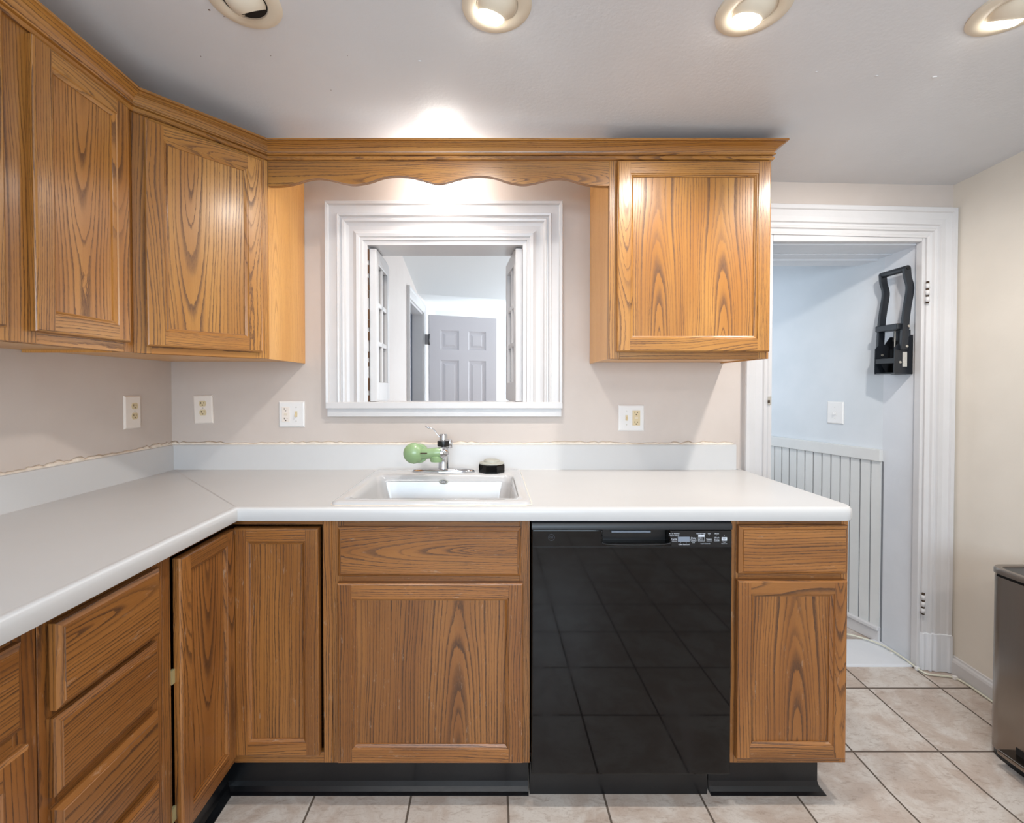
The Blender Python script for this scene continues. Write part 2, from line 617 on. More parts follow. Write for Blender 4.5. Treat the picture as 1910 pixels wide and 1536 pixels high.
# =================================================================== STRUCTURE
# floor, with the gentle rise towards the hall doorway
b = MB()
fy_ = [-2.3, 1.43, 2.0, 6.0]
for i in range(3):
    y0, y1 = fy_[i], fy_[i + 1]
    b.face([(-1.6, y0, floor_z(y0)), (2.6, y0, floor_z(y0)), (2.6, y1, floor_z(y1)), (-1.6, y1, floor_z(y1))])
    b.face([(-1.6, y0, -0.12), (-1.6, y1, -0.12), (2.6, y1, -0.12), (2.6, y0, -0.12)])
struct(b.build('floor', M['tile']), 'beige ceramic tile floor with dark grout lines', 'floor')

# kitchen ceiling (sags slightly to the back)
b = MB()
cx_, cy_ = (-1.6, 2.2), (-2.4, 2.05)
lo = [(x, y, ceil_z(x, y)) for x, y in ((cx_[0], cy_[0]), (cx_[1], cy_[0]), (cx_[1], cy_[1]), (cx_[0], cy_[1]))]
hi = [(x, y, z + 0.15) for x, y, z in lo]
b.loft([lo, hi], True, True, True, smooth=False)
struct(b.build('ceiling', M['ceiling']), 'painted kitchen ceiling with recessed spotlights', 'ceiling')

WIN = (-0.545, 0.141, 1.205, 1.904)     # pass-through opening
DOR = (1.205, 1.895, -0.2, 1.955)       # hall doorway
b = MB()
wall_cells(b, 'x', YW, YW + WT, XL - 0.1, XR_ + 0.1, -0.12, 2.22, [WIN, DOR])
o = struct(b.build('wall_back', M['wall']), 'greige back wall behind the sink run', 'wall')
clean_slab(o)
struct(bx('wall_left', M['wall'], None, XL - 0.12, XL, -2.3, YW, -0.12, 2.4), 'greige left wall above the counter', 'wall')
struct(bx('wall_right', M['wall_right'], None, XR_, XR_ + 0.12, -2.3, YW, -0.12, 2.4), 'cream right wall behind the trash can', 'wall')
b = MB()
wall_cells(b, 'x', -2.3, -2.2, XL, XR_, -0.12, 2.45, [(-0.9, 1.1, 0.9, 2.0)])
o = struct(b.build('wall_front', M['wall']), 'kitchen wall behind the camera with a window', 'wall')
clean_slab(o)

# back room beyond the pass-through
PX = -0.68
b = MB()
wall_cells(b, 'y', PX - 0.1, PX, YW + WT, 5.6, -0.12, 3.0, [(3.74, 4.50, -0.2, 2.012)])
o = struct(b.build('wall_porch_left', M['porch_paint']), 'beige wall left of the open white door in the back room', 'wall')
clean_slab(o)
struct(bx('wall_porch_rear', M['farwall'], None, PX - 0.1, 1.15, 5.5, 5.6, -0.12, 2.6), 'bright white wall at the end of the back room', 'wall')
b = MB()
wall_cells(b, 'y', 1.12, 1.17, YW + WT, 5.5, -0.12, 3.0, [(4.8, 5.45, 0.4, 2.2)])
o = struct(b.build('wall_porch_right', M['porch_paint']), 'wall between back room and hall', 'wall')
clean_slab(o)
# sloped ceiling, then the level strip near the rear wall
zs = lambda y: 2.552 - 0.2025 * (y - 2.15)
b = MB()
yk0, yk1 = 4.20, 4.50
low = [[(PX, 2.155, zs(2.155)), (1.12, 2.155, zs(2.155))], [(PX, yk0, zs(yk0)), (1.12, yk1, zs(yk1))], [(PX, 5.5, 2.20), (1.12, 5.5, 2.20)]]
for i in range(2):
    a, c = low[i], low[i + 1]
    b.face([a[0], a[1], c[1], c[0]])
    b.face([(p[0], p[1], p[2] + 0.1) for p in (a[0], c[0], c[1], a[1])])
struct(b.build('ceiling', M['farwall']), 'sloped white ceiling of the back room', 'ceiling')
# closet-dark space behind the left doorway of the back room
b = MB()
b.box(PX - 0.9, PX - 0.82, 3.5, 4.8, 0, 2.4)
b.box(PX - 0.9, PX - 0.1, 3.42, 3.5, 0, 2.4)
b.box(PX - 0.9, PX - 0.1, 4.8, 4.88, 0, 2.4)
b.box(PX - 0.9, PX - 0.1, 3.42, 4.88, 2.4, 2.48)
struct(b.build('wall_closet', simple('blue_grey_shadowed_paint', c4(190, 196, 206), 0.6)), 'blue-grey room seen through the side doorway', 'wall')

# door casing of that side doorway
b = MB()
cw = 0.085
prof = [(0, 0), (0, 0.012), (0.02, 0.018), (0.06, 0.02), (0.075, 0.026), (0.085, 0.026), (0.085, 0)]
y0, y1, zt = 3.74, 4.50, 2.012
path = [((PX, y0, 0.04), (0, -1, 0)), ((PX, y0, zt), (0, -1, 1)), ((PX, y1, zt), (0, 1, 1)), ((PX, y1, 0.04), (0, 1, 0))]
sweep(b, path, prof, (1, 0, 0))
b.box(PX - 0.1, PX, y1 - 0.02, y1, 0.04, zt)
b.box(PX - 0.1, PX, y0, y0 + 0.02, 0.04, zt)
b.box(PX - 0.1, PX, y0, y1, zt - 0.02, zt)
struct(b.build('door_3', M['trim']), 'white door casing on the left wall of the back room', 'door frame')

# six-panel door standing open in the back room
dl = thing('door_2', 'white six-panel door standing open, seen through the pass-through', 'door', (PX + 0.065, 4.50, 0.05), math.atan2(0.25, 0.66))
dl['kind'] = 'structure'
W6, H6 = 0.71, 1.945
b = MB()
cols = [(0.115, 0.305), (0.405, 0.595)]
rows = [(0.16, 0.74), (0.93, 1.50), (1.605, 1.80)]
xs = sorted({0, W6, *[c for q in cols for c in q]})
zz = sorted({0, H6, *[c for q in rows for c in q]})
hs = [(c0, c1, r0, r1) for c0, c1 in cols for r0, r1 in rows]
for i in range(len(xs) - 1):
    for j in range(len(zz) - 1):
        xm, zm = (xs[i] + xs[i + 1]) / 2, (zz[j] + zz[j + 1]) / 2
        if any(h[0] < xm < h[1] and h[2] < zm < h[3] for h in hs):
            continue
        b.face([(xs[i], 0, zz[j]), (xs[i + 1], 0, zz[j]), (xs[i + 1], 0, zz[j + 1]), (xs[i], 0, zz[j + 1])])
for c0, c1, r0, r1 in hs:
    loops = []
    for ins, dp in ((0, 0), (0.012, 0.012), (0.03, 0.012), (0.05, 0.004)):
        loops.append([(c0 + ins, dp, r0 + ins), (c1 - ins, dp, r0 + ins), (c1 - ins, dp, r1 - ins), (c0 + ins, dp, r1 - ins)])
    b.loft(loops, True, False, True, smooth=False)
b.face([(0, 0.04, 0), (0, 0.04, H6), (W6, 0.04, H6), (W6, 0.04, 0)])
b.face([(0, 0, 0), (0, 0, H6), (0, 0.04, H6), (0, 0.04, 0)])
b.face([(W6, 0, 0), (W6, 0.04, 0), (W6, 0.04, H6), (W6, 0, H6)])
b.face([(0, 0, H6), (W6, 0, H6), (W6, 0.04, H6), (0, 0.04, H6)])
b.face([(0, 0, 0), (0, 0.04, 0), (W6, 0.04, 0), (W6, 0, 0)])
b.build('door_leaf', M['fardoor'], dl)
b = MB()
b.box(-0.045, -0.002, -0.006, 0.0, 1.65, 1.75)
b.cyl((-0.002, -0.008, 1.645), (-0.002, -0.008, 1.755), 0.008)
b.build('hinge', M['hinge_metal'], dl)

# hall beyond the doorway
hA, hB = Vector((1.888, 2.19, 0)), Vector((1.615, 3.25, 0))
hd = (hB - hA).normalized()
hn = Vector((-hd.y, hd.x, 0))           # towards the hall (left)


def hallbox(b, s0, s1, d0, d1, z0, z1, mi=0):
    P = lambda s_, d_: hA + hd * s_ + hn * d_
    lo = [P(s0, d0), P(s1, d0), P(s1, d1), P(s0, d1)]
    b.loft([[(p.x, p.y, z0) for p in lo], [(p.x, p.y, z1) for p in lo]], True, True, True, mi, False)


b = MB()
hallbox(b, -0.02, 1.2, -0.1, 0, 0, 2.4)
hall_w = struct(b.build('wall_hall_right', M['hall_paint']), 'pale blue-grey hall wall above the beadboard', 'wall')
struct(bx('wall_hall_rear', M['hall_paint'], None, 1.12, 1.9, 3.2, 3.3, 0, 2.4), 'end wall of the hall', 'wall')
struct(bx('ceiling', M['hall_paint'], None, 1.12, 2.1, 2.3, 3.3, 2.30, 2.38), 'hall ceiling', 'ceiling')
# dropped header just inside the hall doorway
b = MB()
b.box(1.17, 2.05, YW + WT, 2.225, 1.906, 2.35)
b.box(1.17, 2.05, 2.225, 2.325, 1.896, 2.35)
struct(b.build('trim_header', M['trim_cool']), 'pale header boards above the hall doorway', 'trim')
# beadboard wainscot
b = MB()
s = 0.0
while s < 1.15:
    hallbox(b, s + 0.0035, s + 0.0465, 0.0, 0.010, 0.05, 0.922, 0)
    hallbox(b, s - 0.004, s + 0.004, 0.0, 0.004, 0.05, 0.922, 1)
    s += 0.0505
struct(b.build('trim_beadboard', [M['bead'], M['groove']]), 'white beadboard wainscot in the hall', 'wainscot')
b = MB()
hallbox(b, 0.0, 1.15, 0.0, 0.022, 0.922, 0.980)
struct(b.build('trim_chair_rail', M['bead'], bevel=0.003), 'white flat rail capping the beadboard', 'trim')
b = MB()
hallbox(b, 0.0, 1.15, 0.0, 0.016, 0.04, 0.105)
hallbox(b, 0.0, 1.15, 0.0, 0.026, 0.100, 0.118)
struct(b.build('baseboard_hall', M['trim'], bevel=0.004), 'white baseboard under the beadboard in the hall', 'baseboard')
struct(bx('trim_threshold', M['trim_cool'], None, 1.20, 1.885, 2.0, 2.21, 0.03, 0.049, 0.003), 'white painted board on the hall doorway floor', 'threshold')

# ---- mouldings round the hall doorway
FZ = floor_z(1.99)
b = MB()
dx0, dx1, dz = 1.212, 1.887, 1.945
# profile: distance outward from opening edge, proud of wall
cas = [(0, 0), (0, 0.012), (0.008, 0.014), (0.012, 0.010), (0.022, 0.012), (0.026, 0.020), (0.033, 0.022), (0.037, 0.016), (0.046, 0.016), (0.050, 0.024),
       (0.072, 0.022), (0.096, 0.026), (0.100, 0.032), (0.116, 0.032), (0.119, 0.026), (0.119, 0)]
casd = [(a * 0.97, h) for a, h in cas]
path = [((dx0, YW, CT + 0.0), (-1, 0, 0)), ((dx0, YW, dz), (-1, 0, 1.12)), ((dx1, YW, dz - 0.016), (1, 0, 1.08)), ((dx1, YW, FZ), (1, 0, 0))]
b2path = [((dx0, YW, FZ), (-1, 0, 0)), ((dx0, YW, dz), (-1, 0, 1.12)), ((dx1, YW, dz - 0.016), (1, 0, 1.08)), ((dx1, YW, FZ), (1, 0, 0))]
sweep(b, b2path, casd, (0, -1, 0))
dfr = thing('door_1', 'white moulded casing of the hall doorway at the right', 'door frame', (0, 0, 0))
dfr['kind'] = 'structure'
b.build('casing', M['trim'], dfr)
# plinth block wrapping the right foot
b = MB()
pl = [(a, h + 0.006) for a, h in casd]
pl[0] = (-0.004, 0)
pl[-1] = (0.1175, 0)
sweep(b, [((dx1, YW, FZ), (1, 0, 0)), ((dx1, YW, FZ + 0.155), (1, 0, 0)), ((dx1, YW, FZ + 0.165), (0.96, 0, 0))], pl, (0, -1, 0))
b.build('plinth', M['trim_cool'], dfr, bevel=0.003)
# jamb boards, stops
b = MB()
b.box(dx1, dx1 + 0.012, YW - 0.0, YW + 0.20, FZ, dz)
b.box(dx0 - 0.012, dx0, YW, YW + WT, FZ, dz)
b.box(dx0, dx1, YW + 0.026, YW + WT, dz - 0.036, dz + 0.01)
b.box(dx0 - 0.02, dx1 + 0.01, YW + 0.001, YW + 0.03, dz - 0.002, dz + 0.012)
b.build('jamb', M['trim_cool'], dfr)
b = MB()
b.box(dx1 - 0.014, dx1, YW - 0.006, YW + 0.026, FZ, dz, )
b.box(dx0, dx0 + 0.012, YW - 0.006, YW + 0.026, FZ, dz)
b.box(dx0 + 0.0121, dx1 - 0.0141, YW - 0.006, YW + 0.026, dz - 0.030, dz)
b.build('door_stop', M['trim'], dfr, bevel=0.003)
for z0 in (1.650, 0.295):
    b = MB()
    hx, hy = dx1 - 0.004, YW - 0.021
    for q in range(3):
        b.cyl((hx, hy, z0 + q * 0.029), (hx, hy, z0 + q * 0.029 + 0.021), 0.0075, mi=0)
    b.cyl((hx, hy, z0 - 0.006), (hx, hy, z0 + 0.088), 0.0055, mi=1)
    b.box(hx - 0.0005, hx + 0.003, hy, hy + 0.026, z0, z0 + 0.078, mi=0)
    b.build('hinge', [M['trim'], M['slot']], dfr)
b = MB()
b.box(dx0 - 0.010, dx0 + 0.002, YW - 0.018, YW + 0.01, 1.205, 1.240)
b.box(dx0 - 0.012, dx0 - 0.004, YW - 0.0185, YW - 0.016, 1.212, 1.225, mi=1)
b.build('strike_plate', [M['screw'], M['slot']], dfr)

# ---- baseboard right
b = MB()
pr_ = [(0, 0), (0.014, 0), (0.014, 0.055), (0.011, 0.064), (0.006, 0.070), (0.005, 0.077), (0, 0.079)]
L = []
for y in (YW - 0.034, 1.43, -2.2):
    L.append([(XR_ - a, y, floor_z(y) + h) for a, h in pr_])
b.loft(L, True, True, True, smooth=False)
struct(b.build('baseboard_right', M['trim']), 'white baseboard along the right wall', 'baseboard')

# ---- pass-through casing (window_1)
win = thing('window_1', 'white moulded pass-through window frame above the sink', 'window', (0, 0, 0))
win['kind'] = 'structure'
wx0, wx1, wz0, wz1 = -0.540, 0.136, 1.215, 1.899
wp = [(0, 0.0), (0, 0.006), (0.016, 0.008), (0.019, 0.014), (0.030, 0.014), (0.033, 0.018), (0.045, 0.020), (0.050, 0.016), (0.060, 0.010), (0.078, 0.010),
      (0.090, 0.014), (0.096, 0.024), (0.104, 0.026), (0.108, 0.020), (0.113, 0.020), (0.117, 0.030), (0.124, 0.032), (0.127, 0.026), (0.160, 0.025), (0.164, 0.034), (0.174, 0.036), (0.177, 0.030), (0.177, 0)]
b = MB()
path = [((wx0, YW, wz0), (-1, 0, 0)), ((wx0, YW, wz1), (-1, 0, 1.03)), ((wx1, YW, wz1), (0.96, 0, 1.03)), ((wx1, YW, wz0), (0.96, 0, 0))]
sweep(b, path, wp, (0, -1, 0))
b.build('casing', M['trim'], win)
b = MB()
b.box(-0.716, 0.306, YW - 0.036, YW + WT - 0.01, 1.188, 1.217)
b.build('sill', M['trim'], win, bevel=0.003)
b = MB()
b.box(-0.712, 0.303, YW - 0.024, YW, 1.153, 1.188)
b.build('apron', M['trim'], win, bevel=0.002)
b = MB()
b.box(wx0 - 0.004, wx0, YW, YW + WT, wz0, wz1)
b.box(wx1, wx1 + 0.004, YW, YW + WT, wz0, wz1)
b.box(wx0, wx1, YW, YW + WT, wz1, wz1 + 0.004)
b.build('jamb', M['trim'], win)


def sash(name, x_h, y_h, ang, sgn, lab):
    """divided-light casement sash; local x from the hinge outward, y thickness"""
    e = MB()
    w, h, th, st = 0.30, wz1 - wz0 - 0.012, 0.030, 0.052
    e.box(0, st, 0, th, 0, h)
    e.box(w - st, w, 0, th, 0, h)
    e.box(st, w - st, 0, th, 0, 0.085)
    e.box(st, w - st, 0, th, h - 0.06, h)
    e.box(w / 2 - 0.011, w / 2 + 0.011, 0.004, th - 0.004, 0.085, h - 0.06)
    for q in (1, 2):
        z = 0.085 + (h - 0.145) * q / 3
        e.box(st, w - st, 0.004, th - 0.004, z - 0.011, z + 0.011)
    o = e.build(name, M['trim'], win, (x_h, y_h, wz0 + 0.003), (0, 0, ang), bevel=0.003)
    o['label'] = lab
    g = MB()
    g.box(st - 0.005, w - st + 0.005, th / 2 - 0.0015, th / 2 + 0.0015, 0.08, h - 0.055)
    gm_ = NT('window_glass_' + ('a' if sgn > 0 else 'b'))
    gm_.b.inputs['Transmission Weight'].default_value = 1.0
    gm_.b.inputs['Roughness'].default_value = 0.02
    gm_.b.inputs['IOR'].default_value = 1.45
    g.build('pane', gm_.m, o)


sash('sash', wx0 + 0.034, YW + 0.012, R(92), 1, 'left casement sash swung open, three rows of small panes')
sash('sash', wx1 - 0.001, YW + 0.012, R(96.5), -1, 'right casement sash swung open, three rows of small panes')
b = MB()
random.seed(3)
z = 1.22
while z < 1.88:
    dz_ = random.uniform(0.015, 0.06)
    b.box(wx0 + 0.0, wx0 + random.uniform(0.003, 0.006), YW - 0.003, YW + 0.004, z, z + dz_)
    z += dz_ + random.choice((0.002, 0.02, 0.05))
b.build('paint_gap', M['stain'], win)


# =================================================================== CABINETS
random.seed(21)


def rect_loops(x0, x1, z0, z1, steps, yf):
    return [[(x0 + i, yf - h, z0 + i), (x1 - i, yf - h, z0 + i), (x1 - i, yf - h, z1 - i), (x0 + i, yf - h, z1 - i)] for i, h in steps]


def ring(b, x0, x1, z0, z1, steps, yf, bds, mi=0):
    """mitred ring of faces; bds = bottom, right, top, left; rails grain x, stiles grain z"""
    L = rect_loops(x0, x1, z0, z1, steps, yf)
    for i in range(len(L) - 1):
        for j in range(4):
            k = (j + 1) % 4
            b.gface([L[i][j], L[i][k], L[i + 1][k], L[i + 1][j]], 'x' if j in (0, 2) else 'z', bds[j], mi)


def door(parent, x0, x1, z0, z1, yf, mat, rail=0.055, th=0.02, style=None, label=None):
    """frame-and-panel door; front is local -y"""
    b = MB()
    w = rail
    cb, ct = (z0 + w / 2), (z1 - w / 2)
    cl, cr = x0 + w / 2, x1 - w / 2

    def brd(c, mid):
        return straight(c) if random.random() < 0.7 else cathedral(c + random.uniform(-.02, .02), mid, random.choice((-1, 1)), random.uniform(.3, .6))
    bds = [brd(cb, (x0 + x1) / 2), brd(cr, (z0 + z1) / 2), brd(ct, (x0 + x1) / 2), brd(cl, (z0 + z1) / 2)]
    e = 0.005
    ring(b, x0, x1, z0, z1, [(0, 0), (0, th - 0.005), (0.0015, th - 0.002), (e, th)], yf, bds)
    bi = w - 0.011
    q = lambda a, c, d, f_, g, bd: b.gface([(a, yf - th, d), (c, yf - th, d), (c, yf - th, f_), (a, yf - th, f_)], g, bd)
    q(x0 + e, x0 + bi, z0 + e, z1 - e, 'z', bds[3])
    q(x1 - bi, x1 - e, z0 + e, z1 - e, 'z', bds[1])
    q(x0 + bi, x1 - bi, z0 + e, z0 + bi, 'x', bds[0])
    q(x0 + bi, x1 - bi, z1 - bi, z1 - e, 'x', bds[2])
    ring(b, x0, x1, z0, z1, [(bi, th), (bi + 0.002, th - 0.003), (bi + 0.004, th - 0.003), (bi + 0.009, th - 0.0065), (w, th - 0.0075), (w, th - 0.012)], yf, bds)
    b.gface([(x0, yf, z0), (x0, yf, z1), (x1, yf, z1), (x1, yf, z0)], 'z', bds[0])
    o = b.build('cabinet_door', mat, parent, weld=False)
    if label:
        o['label'] = label
    p = MB()
    cx, cz = (x0 + x1) / 2, (z0 + z1) / 2
    st = style or cathedral(cx + random.uniform(-.02, .02), cz, random.choice((-1, 1)))
    p.box(x0 + w, x1 - w, yf - th + 0.0105, yf - th + 0.0145, z0 + w, z1 - w, 'z', st)
    p.build('door_panel', mat, o)
    return o


def drawer(parent, x0, x1, z0, z1, yf, mat, th=0.02, bd=None, label=None):
    b = MB()
    bd = bd or straight((z0 + z1) / 2)
    ring(b, x0, x1, z0, z1, [(0, 0), (0, th - 0.008), (0.009, th - 0.002), (0.0105, th - 0.002), (0.0115, th)], yf, [bd] * 4)
    i = 0.0115
    b.gface([(x0 + i, yf - th, z0 + i), (x1 - i, yf - th, z0 + i), (x1 - i, yf - th, z1 - i), (x0 + i, yf - th, z1 - i)], 'x', bd)
    b.gface([(x0, yf, z0), (x0, yf, z1), (x1, yf, z1), (x1, yf, z0)], 'x', bd)
    # re-do side faces so every side uses grain along x
    o = b.build('drawer_front', mat, parent, weld=False)
    if label:
        o['label'] = label
    return o


def frame(parent, stiles, rails, z0, z1, yf, mat, t=0.019):
    """stiles: (x0,x1) full height; rails: (x0,x1,z0,z1)"""
    b = MB()
    for a, c in stiles:
        b.box(a, c, yf, yf + t, z0, z1, 'z', straight((a + c) / 2))
    for a, c, d, e in rails:
        b.box(a, c, yf + 0.0003, yf + t, d, e, 'x', straight((d + e) / 2))
    return b.build('face_frame', mat, parent, bevel=0.0008, seg=1)


# ---- right wall cabinet
UB, UT = 1.385, 2.112                     # wall cabinet bottom, top
x0, x1 = 0.4283, 1.0131
c = thing('wall_cabinet', 'single-door oak wall cabinet hanging right of the pass-through', 'cabinet', (0, YW, UB))
oy = UP_Y - YW
b = MB()
b.box(x0, x0 + 0.012, oy + 0.019, -0.001, 0, UT - UB, 'z', cathedral(0, 0.2, 1))
b.box(x1 - 0.012, x1, oy + 0.019, -0.001, 0, UT - UB, 'z', straight())
b.box(x0 + 0.012, x1 - 0.012, oy + 0.019, -0.001, 0.004, 0.016, 'x', straight())
b.box(x0 + 0.012, x1 - 0.012, oy + 0.019, -0.001, UT - UB - 0.03, UT - UB - 0.018, 'x', straight())
b.build('cabinet_box', M['oak_veneer'], c)
frame(c, [(x0, x0 + 0.04), (x1 - 0.038, x1)], [(x0 + 0.04, x1 - 0.038, 0, 0.04), (x0 + 0.04, x1 - 0.038, UT - UB - 0.045, UT - UB)], 0, UT - UB, oy, M['oak'])
door(c, x0 + 0.026, x1 - 0.006, 0.025, 0.713, oy, M['oak'], rail=0.057, style=(((x0 + x1) / 2), -0.20, 0.39, 0.112))

# ---- left wall cabinet (two doors), local frame: x along +Y, front -y -> world +X
yA, yB = 0.69, 1.371
c = thing('wall_cabinet', 'double-door oak wall cabinet on the left wall, cut off by the left edge', 'cabinet', (XL, yA, UB), R(90))
f = -(UP_X - XL)                          # local y of the face frame plane
w = yB - yA
b = MB()
b.box(0, 0.012, f + 0.019, -0.001, 0, UT - UB, 'z', straight())
b.box(w - 0.012, w, f + 0.019, -0.001, 0, UT - UB, 'z', straight())
b.box(0.012, w - 0.012, f + 0.019, -0.001, 0.008, 0.02, 'x', straight())
b.box(0.012, w - 0.012, f + 0.019, -0.001, UT - UB - 0.03, UT - UB - 0.018, 'x', straight())
b.build('cabinet_box', M['oak_veneer'], c)
frame(c, [(0, 0.04), (0.295, 0.39), (w - 0.035, w)], [(0.04, 0.295, 0, 0.04), (0.39, w - 0.035, 0, 0.04), (0.04, 0.295, UT - UB - 0.045, UT - UB), (0.39, w - 0.035, UT - UB - 0.045, UT - UB)], 0, UT - UB, f, M['oak'])
door(c, 0.372, w - 0.030, 0.028, 0.713, f, M['oak'], rail=0.055, style=(0.505, 0.74, 0.205, 0))
door(c, 0.03, 0.308, 0.028, 0.713, f, M['oak'], rail=0.055, style=(0.12, 0.1, 0.22, 0))

# ---- corner wall cabinet with diagonal door
P1, P2 = Vector((UP_X, 1.371, 0)), Vector((-0.815, UP_Y, 0))
dd = (P2 - P1)
wd_ = dd.length
ang = math.atan2(dd.y, dd.x)
c = thing('corner_wall_cabinet', 'oak corner wall cabinet with a diagonal door', 'cabinet', (P1.x, P1.y, UB), ang)
inv = Matrix.Rotation(-ang, 3, 'Z')
LP = lambda X, Y: inv @ (Vector((X, Y, 0)) - P1)
b = MB()


def slab(b, pts, z0, z1, g, bd, mi=0):
    lo = [(p.x, p.y, z0) for p in pts]
    hi = [(p.x, p.y, z1) for p in pts]
    b.gface(lo[::-1], g, bd, mi)
    b.gface(hi, g, bd, mi)
    for i in range(len(pts)):
        k = (i + 1) % len(pts)
        d = (Vector(lo[k]) - Vector(lo[i])).length
        b.face([lo[i], lo[k], hi[k], hi[i]], [(0, z0), (d, z0), (d, z1), (0, z1)] if g == 'z' else [(z0, 0), (z0, d), (z1, d), (z1, 0)], bd, mi)


foot = [LP(UP_X, 1.371), LP(-0.815, UP_Y), LP(-0.815, YW - 0.001), LP(XL + 0.001, YW - 0.001), LP(XL + 0.001, 1.371)]
off = Vector((0, 0.019, 0))
slab(b, [foot[0] + off, foot[1] + off, foot[2], foot[3], foot[4]], 0.008, 0.02, 'x', straight())
slab(b, [foot[0] + off, foot[1] + off, foot[2], foot[3], foot[4]], UT - UB - 0.03, UT - UB - 0.02, 'x', straight())
e1 = (foot[2] - foot[1]).normalized()
slab(b, [foot[1] + e1 * 0.003, foot[2], foot[2] + Vector((-e1.y, e1.x, 0)) * 0.012, foot[1] + e1 * 0.003 + Vector((-e1.y, e1.x, 0)) * 0.012], 0, UT - UB, 'z', (0.05, -.3, .4, 0))
b.build('cabinet_box', M['oak_veneer'], c)
frame(c, [(0, 0.045), (wd_ - 0.045, wd_)], [(0.045, wd_ - 0.045, 0, 0.04), (0.045, wd_ - 0.045, UT - UB - 0.045, UT - UB)], 0, UT - UB, 0, M['oak'])
door(c, 0.030, wd_ - 0.028, 0.022, 0.708, -0.0, M['oak'], rail=0.058, style=(0.16, 0.62, 0.575, 0))

# ---- crown moulding
cprof = [(0.0, 0.0), (0.007, 0.0), (0.010, 0.003), (0.010, 0.010), (0.004, 0.012), (0.004, 0.0155), (0.012, 0.017), (0.014, 0.020), (0.012, 0.0235), (0.009, 0.025), (0.0105, 0.030), (0.015, 0.037), (0.022, 0.043), (0.030, 0.047), (0.034, 0.049), (0.034, 0.052), (0.042, 0.053), (0.042, 0.060), (0.0, 0.060)]
n1 = Vector((1, 0, 0))
n2 = Vector((dd.y, -dd.x, 0)).normalized()
n3 = Vector((0, -1, 0))


def mit(a, c_):
    m_ = (a + c_)
    return m_ / (1 + a.dot(c_))


CZ = 2.105
bds = [cathedral(0.02, 0.3, 1, 0.5), straight(), cathedral(0.015, 0.9, -1, 0.9), straight()]
b = MB()
path = [((UP_X, 0.25, CZ), n1), ((UP_X, 1.371, CZ), mit(n1, n2)), ((-0.815, UP_Y, CZ), mit(n2, n3)), ((1.0135, UP_Y, CZ), Vector((1, -1, 0))), ((1.0135, YW - 0.002, CZ), Vector((1, 0, 0)))]
sweep(b, path, cprof, (0, 0, 1), grain=bds)
cr = thing('crown_molding', 'oak crown molding running along the tops of all wall cabinets', 'molding', (0, 0, 0))
b.build('crown', M['oak'], cr, autosmooth=25)
bx('side_extension', M['oak_veneer'], cr, 0.4283, 0.4403, UP_Y + 0.02, YW - 0.001, UT + 0.0005, 2.166, bd=cathedral(0, 0.2, 1))  # upper end of the cabinet side, parented to the crown
bx('side_extension', M['oak_veneer'], cr, -0.827, -0.815, UP_Y + 0.02, YW - 0.001, UT + 0.0005, 2.166, bd=straight())  # likewise for the corner cabinet side

# ---- scalloped valance between the cabinets
vx0, vx1 = -0.813, 0.428
half = (vx1 - vx0) / 2
keys = [(0.0, 351), (0.16, 350.5), (0.27, 346), (0.36, 339), (0.46, 336.5), (0.56, 340), (0.62, 345), (0.70, 348)]
pts = [(505, 351), (530, 350.5), (555, 346), (575, 340), (597, 337), (620, 340), (645, 346), (665, 348), (690, 344), (715, 336), (742, 332.5), (770, 335), (795, 342), (819, 347)]
low = []
for px, pv in pts:
    low.append((vx0 + half * (px - 505) / 314.0, 2.017 + (350 - pv) * 0.002))


def cat(P, n=6):
    out = []
    for i in range(len(P) - 1):
        p0, p1, p2, p3 = P[max(i - 1, 0)], P[i], P[i + 1], P[min(i + 2, len(P) - 1)]
        for k in range(n):
            t = k / n
            out.append(tuple(0.5 * ((2 * p1[d]) + (-p0[d] + p2[d]) * t + (2 * p0[d] - 5 * p1[d] + 4 * p2[d] - p3[d]) * t * t + (-p0[d] + 3 * p1[d] - 3 * p2[d] + p3[d]) * t ** 3) for d in range(len(p1))))
    out.append(P[-1])
    return out


low = low + [(vx0 + vx1 - x, z) for x, z in low[::-1][1:]]
low = cat(low, 5)
b = MB()
bd = cathedral(2.03, -0.2, 1, 0.9)
for (xa, za), (xb, zb) in zip(low[:-1], low[1:]):
    for y in (UP_Y, UP_Y + 0.019):
        b.gface([(xa, y, za), (xb, y, zb), (xb, y, 2.11), (xa, y, 2.11)], 'x', bd)
    b.gface([(xa, UP_Y, za), (xb, UP_Y, zb), (xb, UP_Y + 0.019, zb), (xa, UP_Y + 0.019, za)], 'x', bd)
b.gface([(vx0, UP_Y, 2.11), (vx1, UP_Y, 2.11), (vx1, UP_Y + .019, 2.11), (vx0, UP_Y + .019, 2.11)], 'x', bd)
for xa, za in (low[0], low[-1]):
    b.gface([(xa, UP_Y, za), (xa, UP_Y + .019, za), (xa, UP_Y + .019, 2.11), (xa, UP_Y, 2.11)], 'x', bd)
o = b.build('valance', M['oak'], None, weld=True)
tag(o, 'scalloped oak valance board above the pass-through', 'valance')

# =================================================================== BASE CABINETS
BB, BT = 0.125, CT - 0.040               # base box bottom / top


def base_thing(name, label, rz, loc):
    return thing(name, label, 'cabinet', loc, rz)


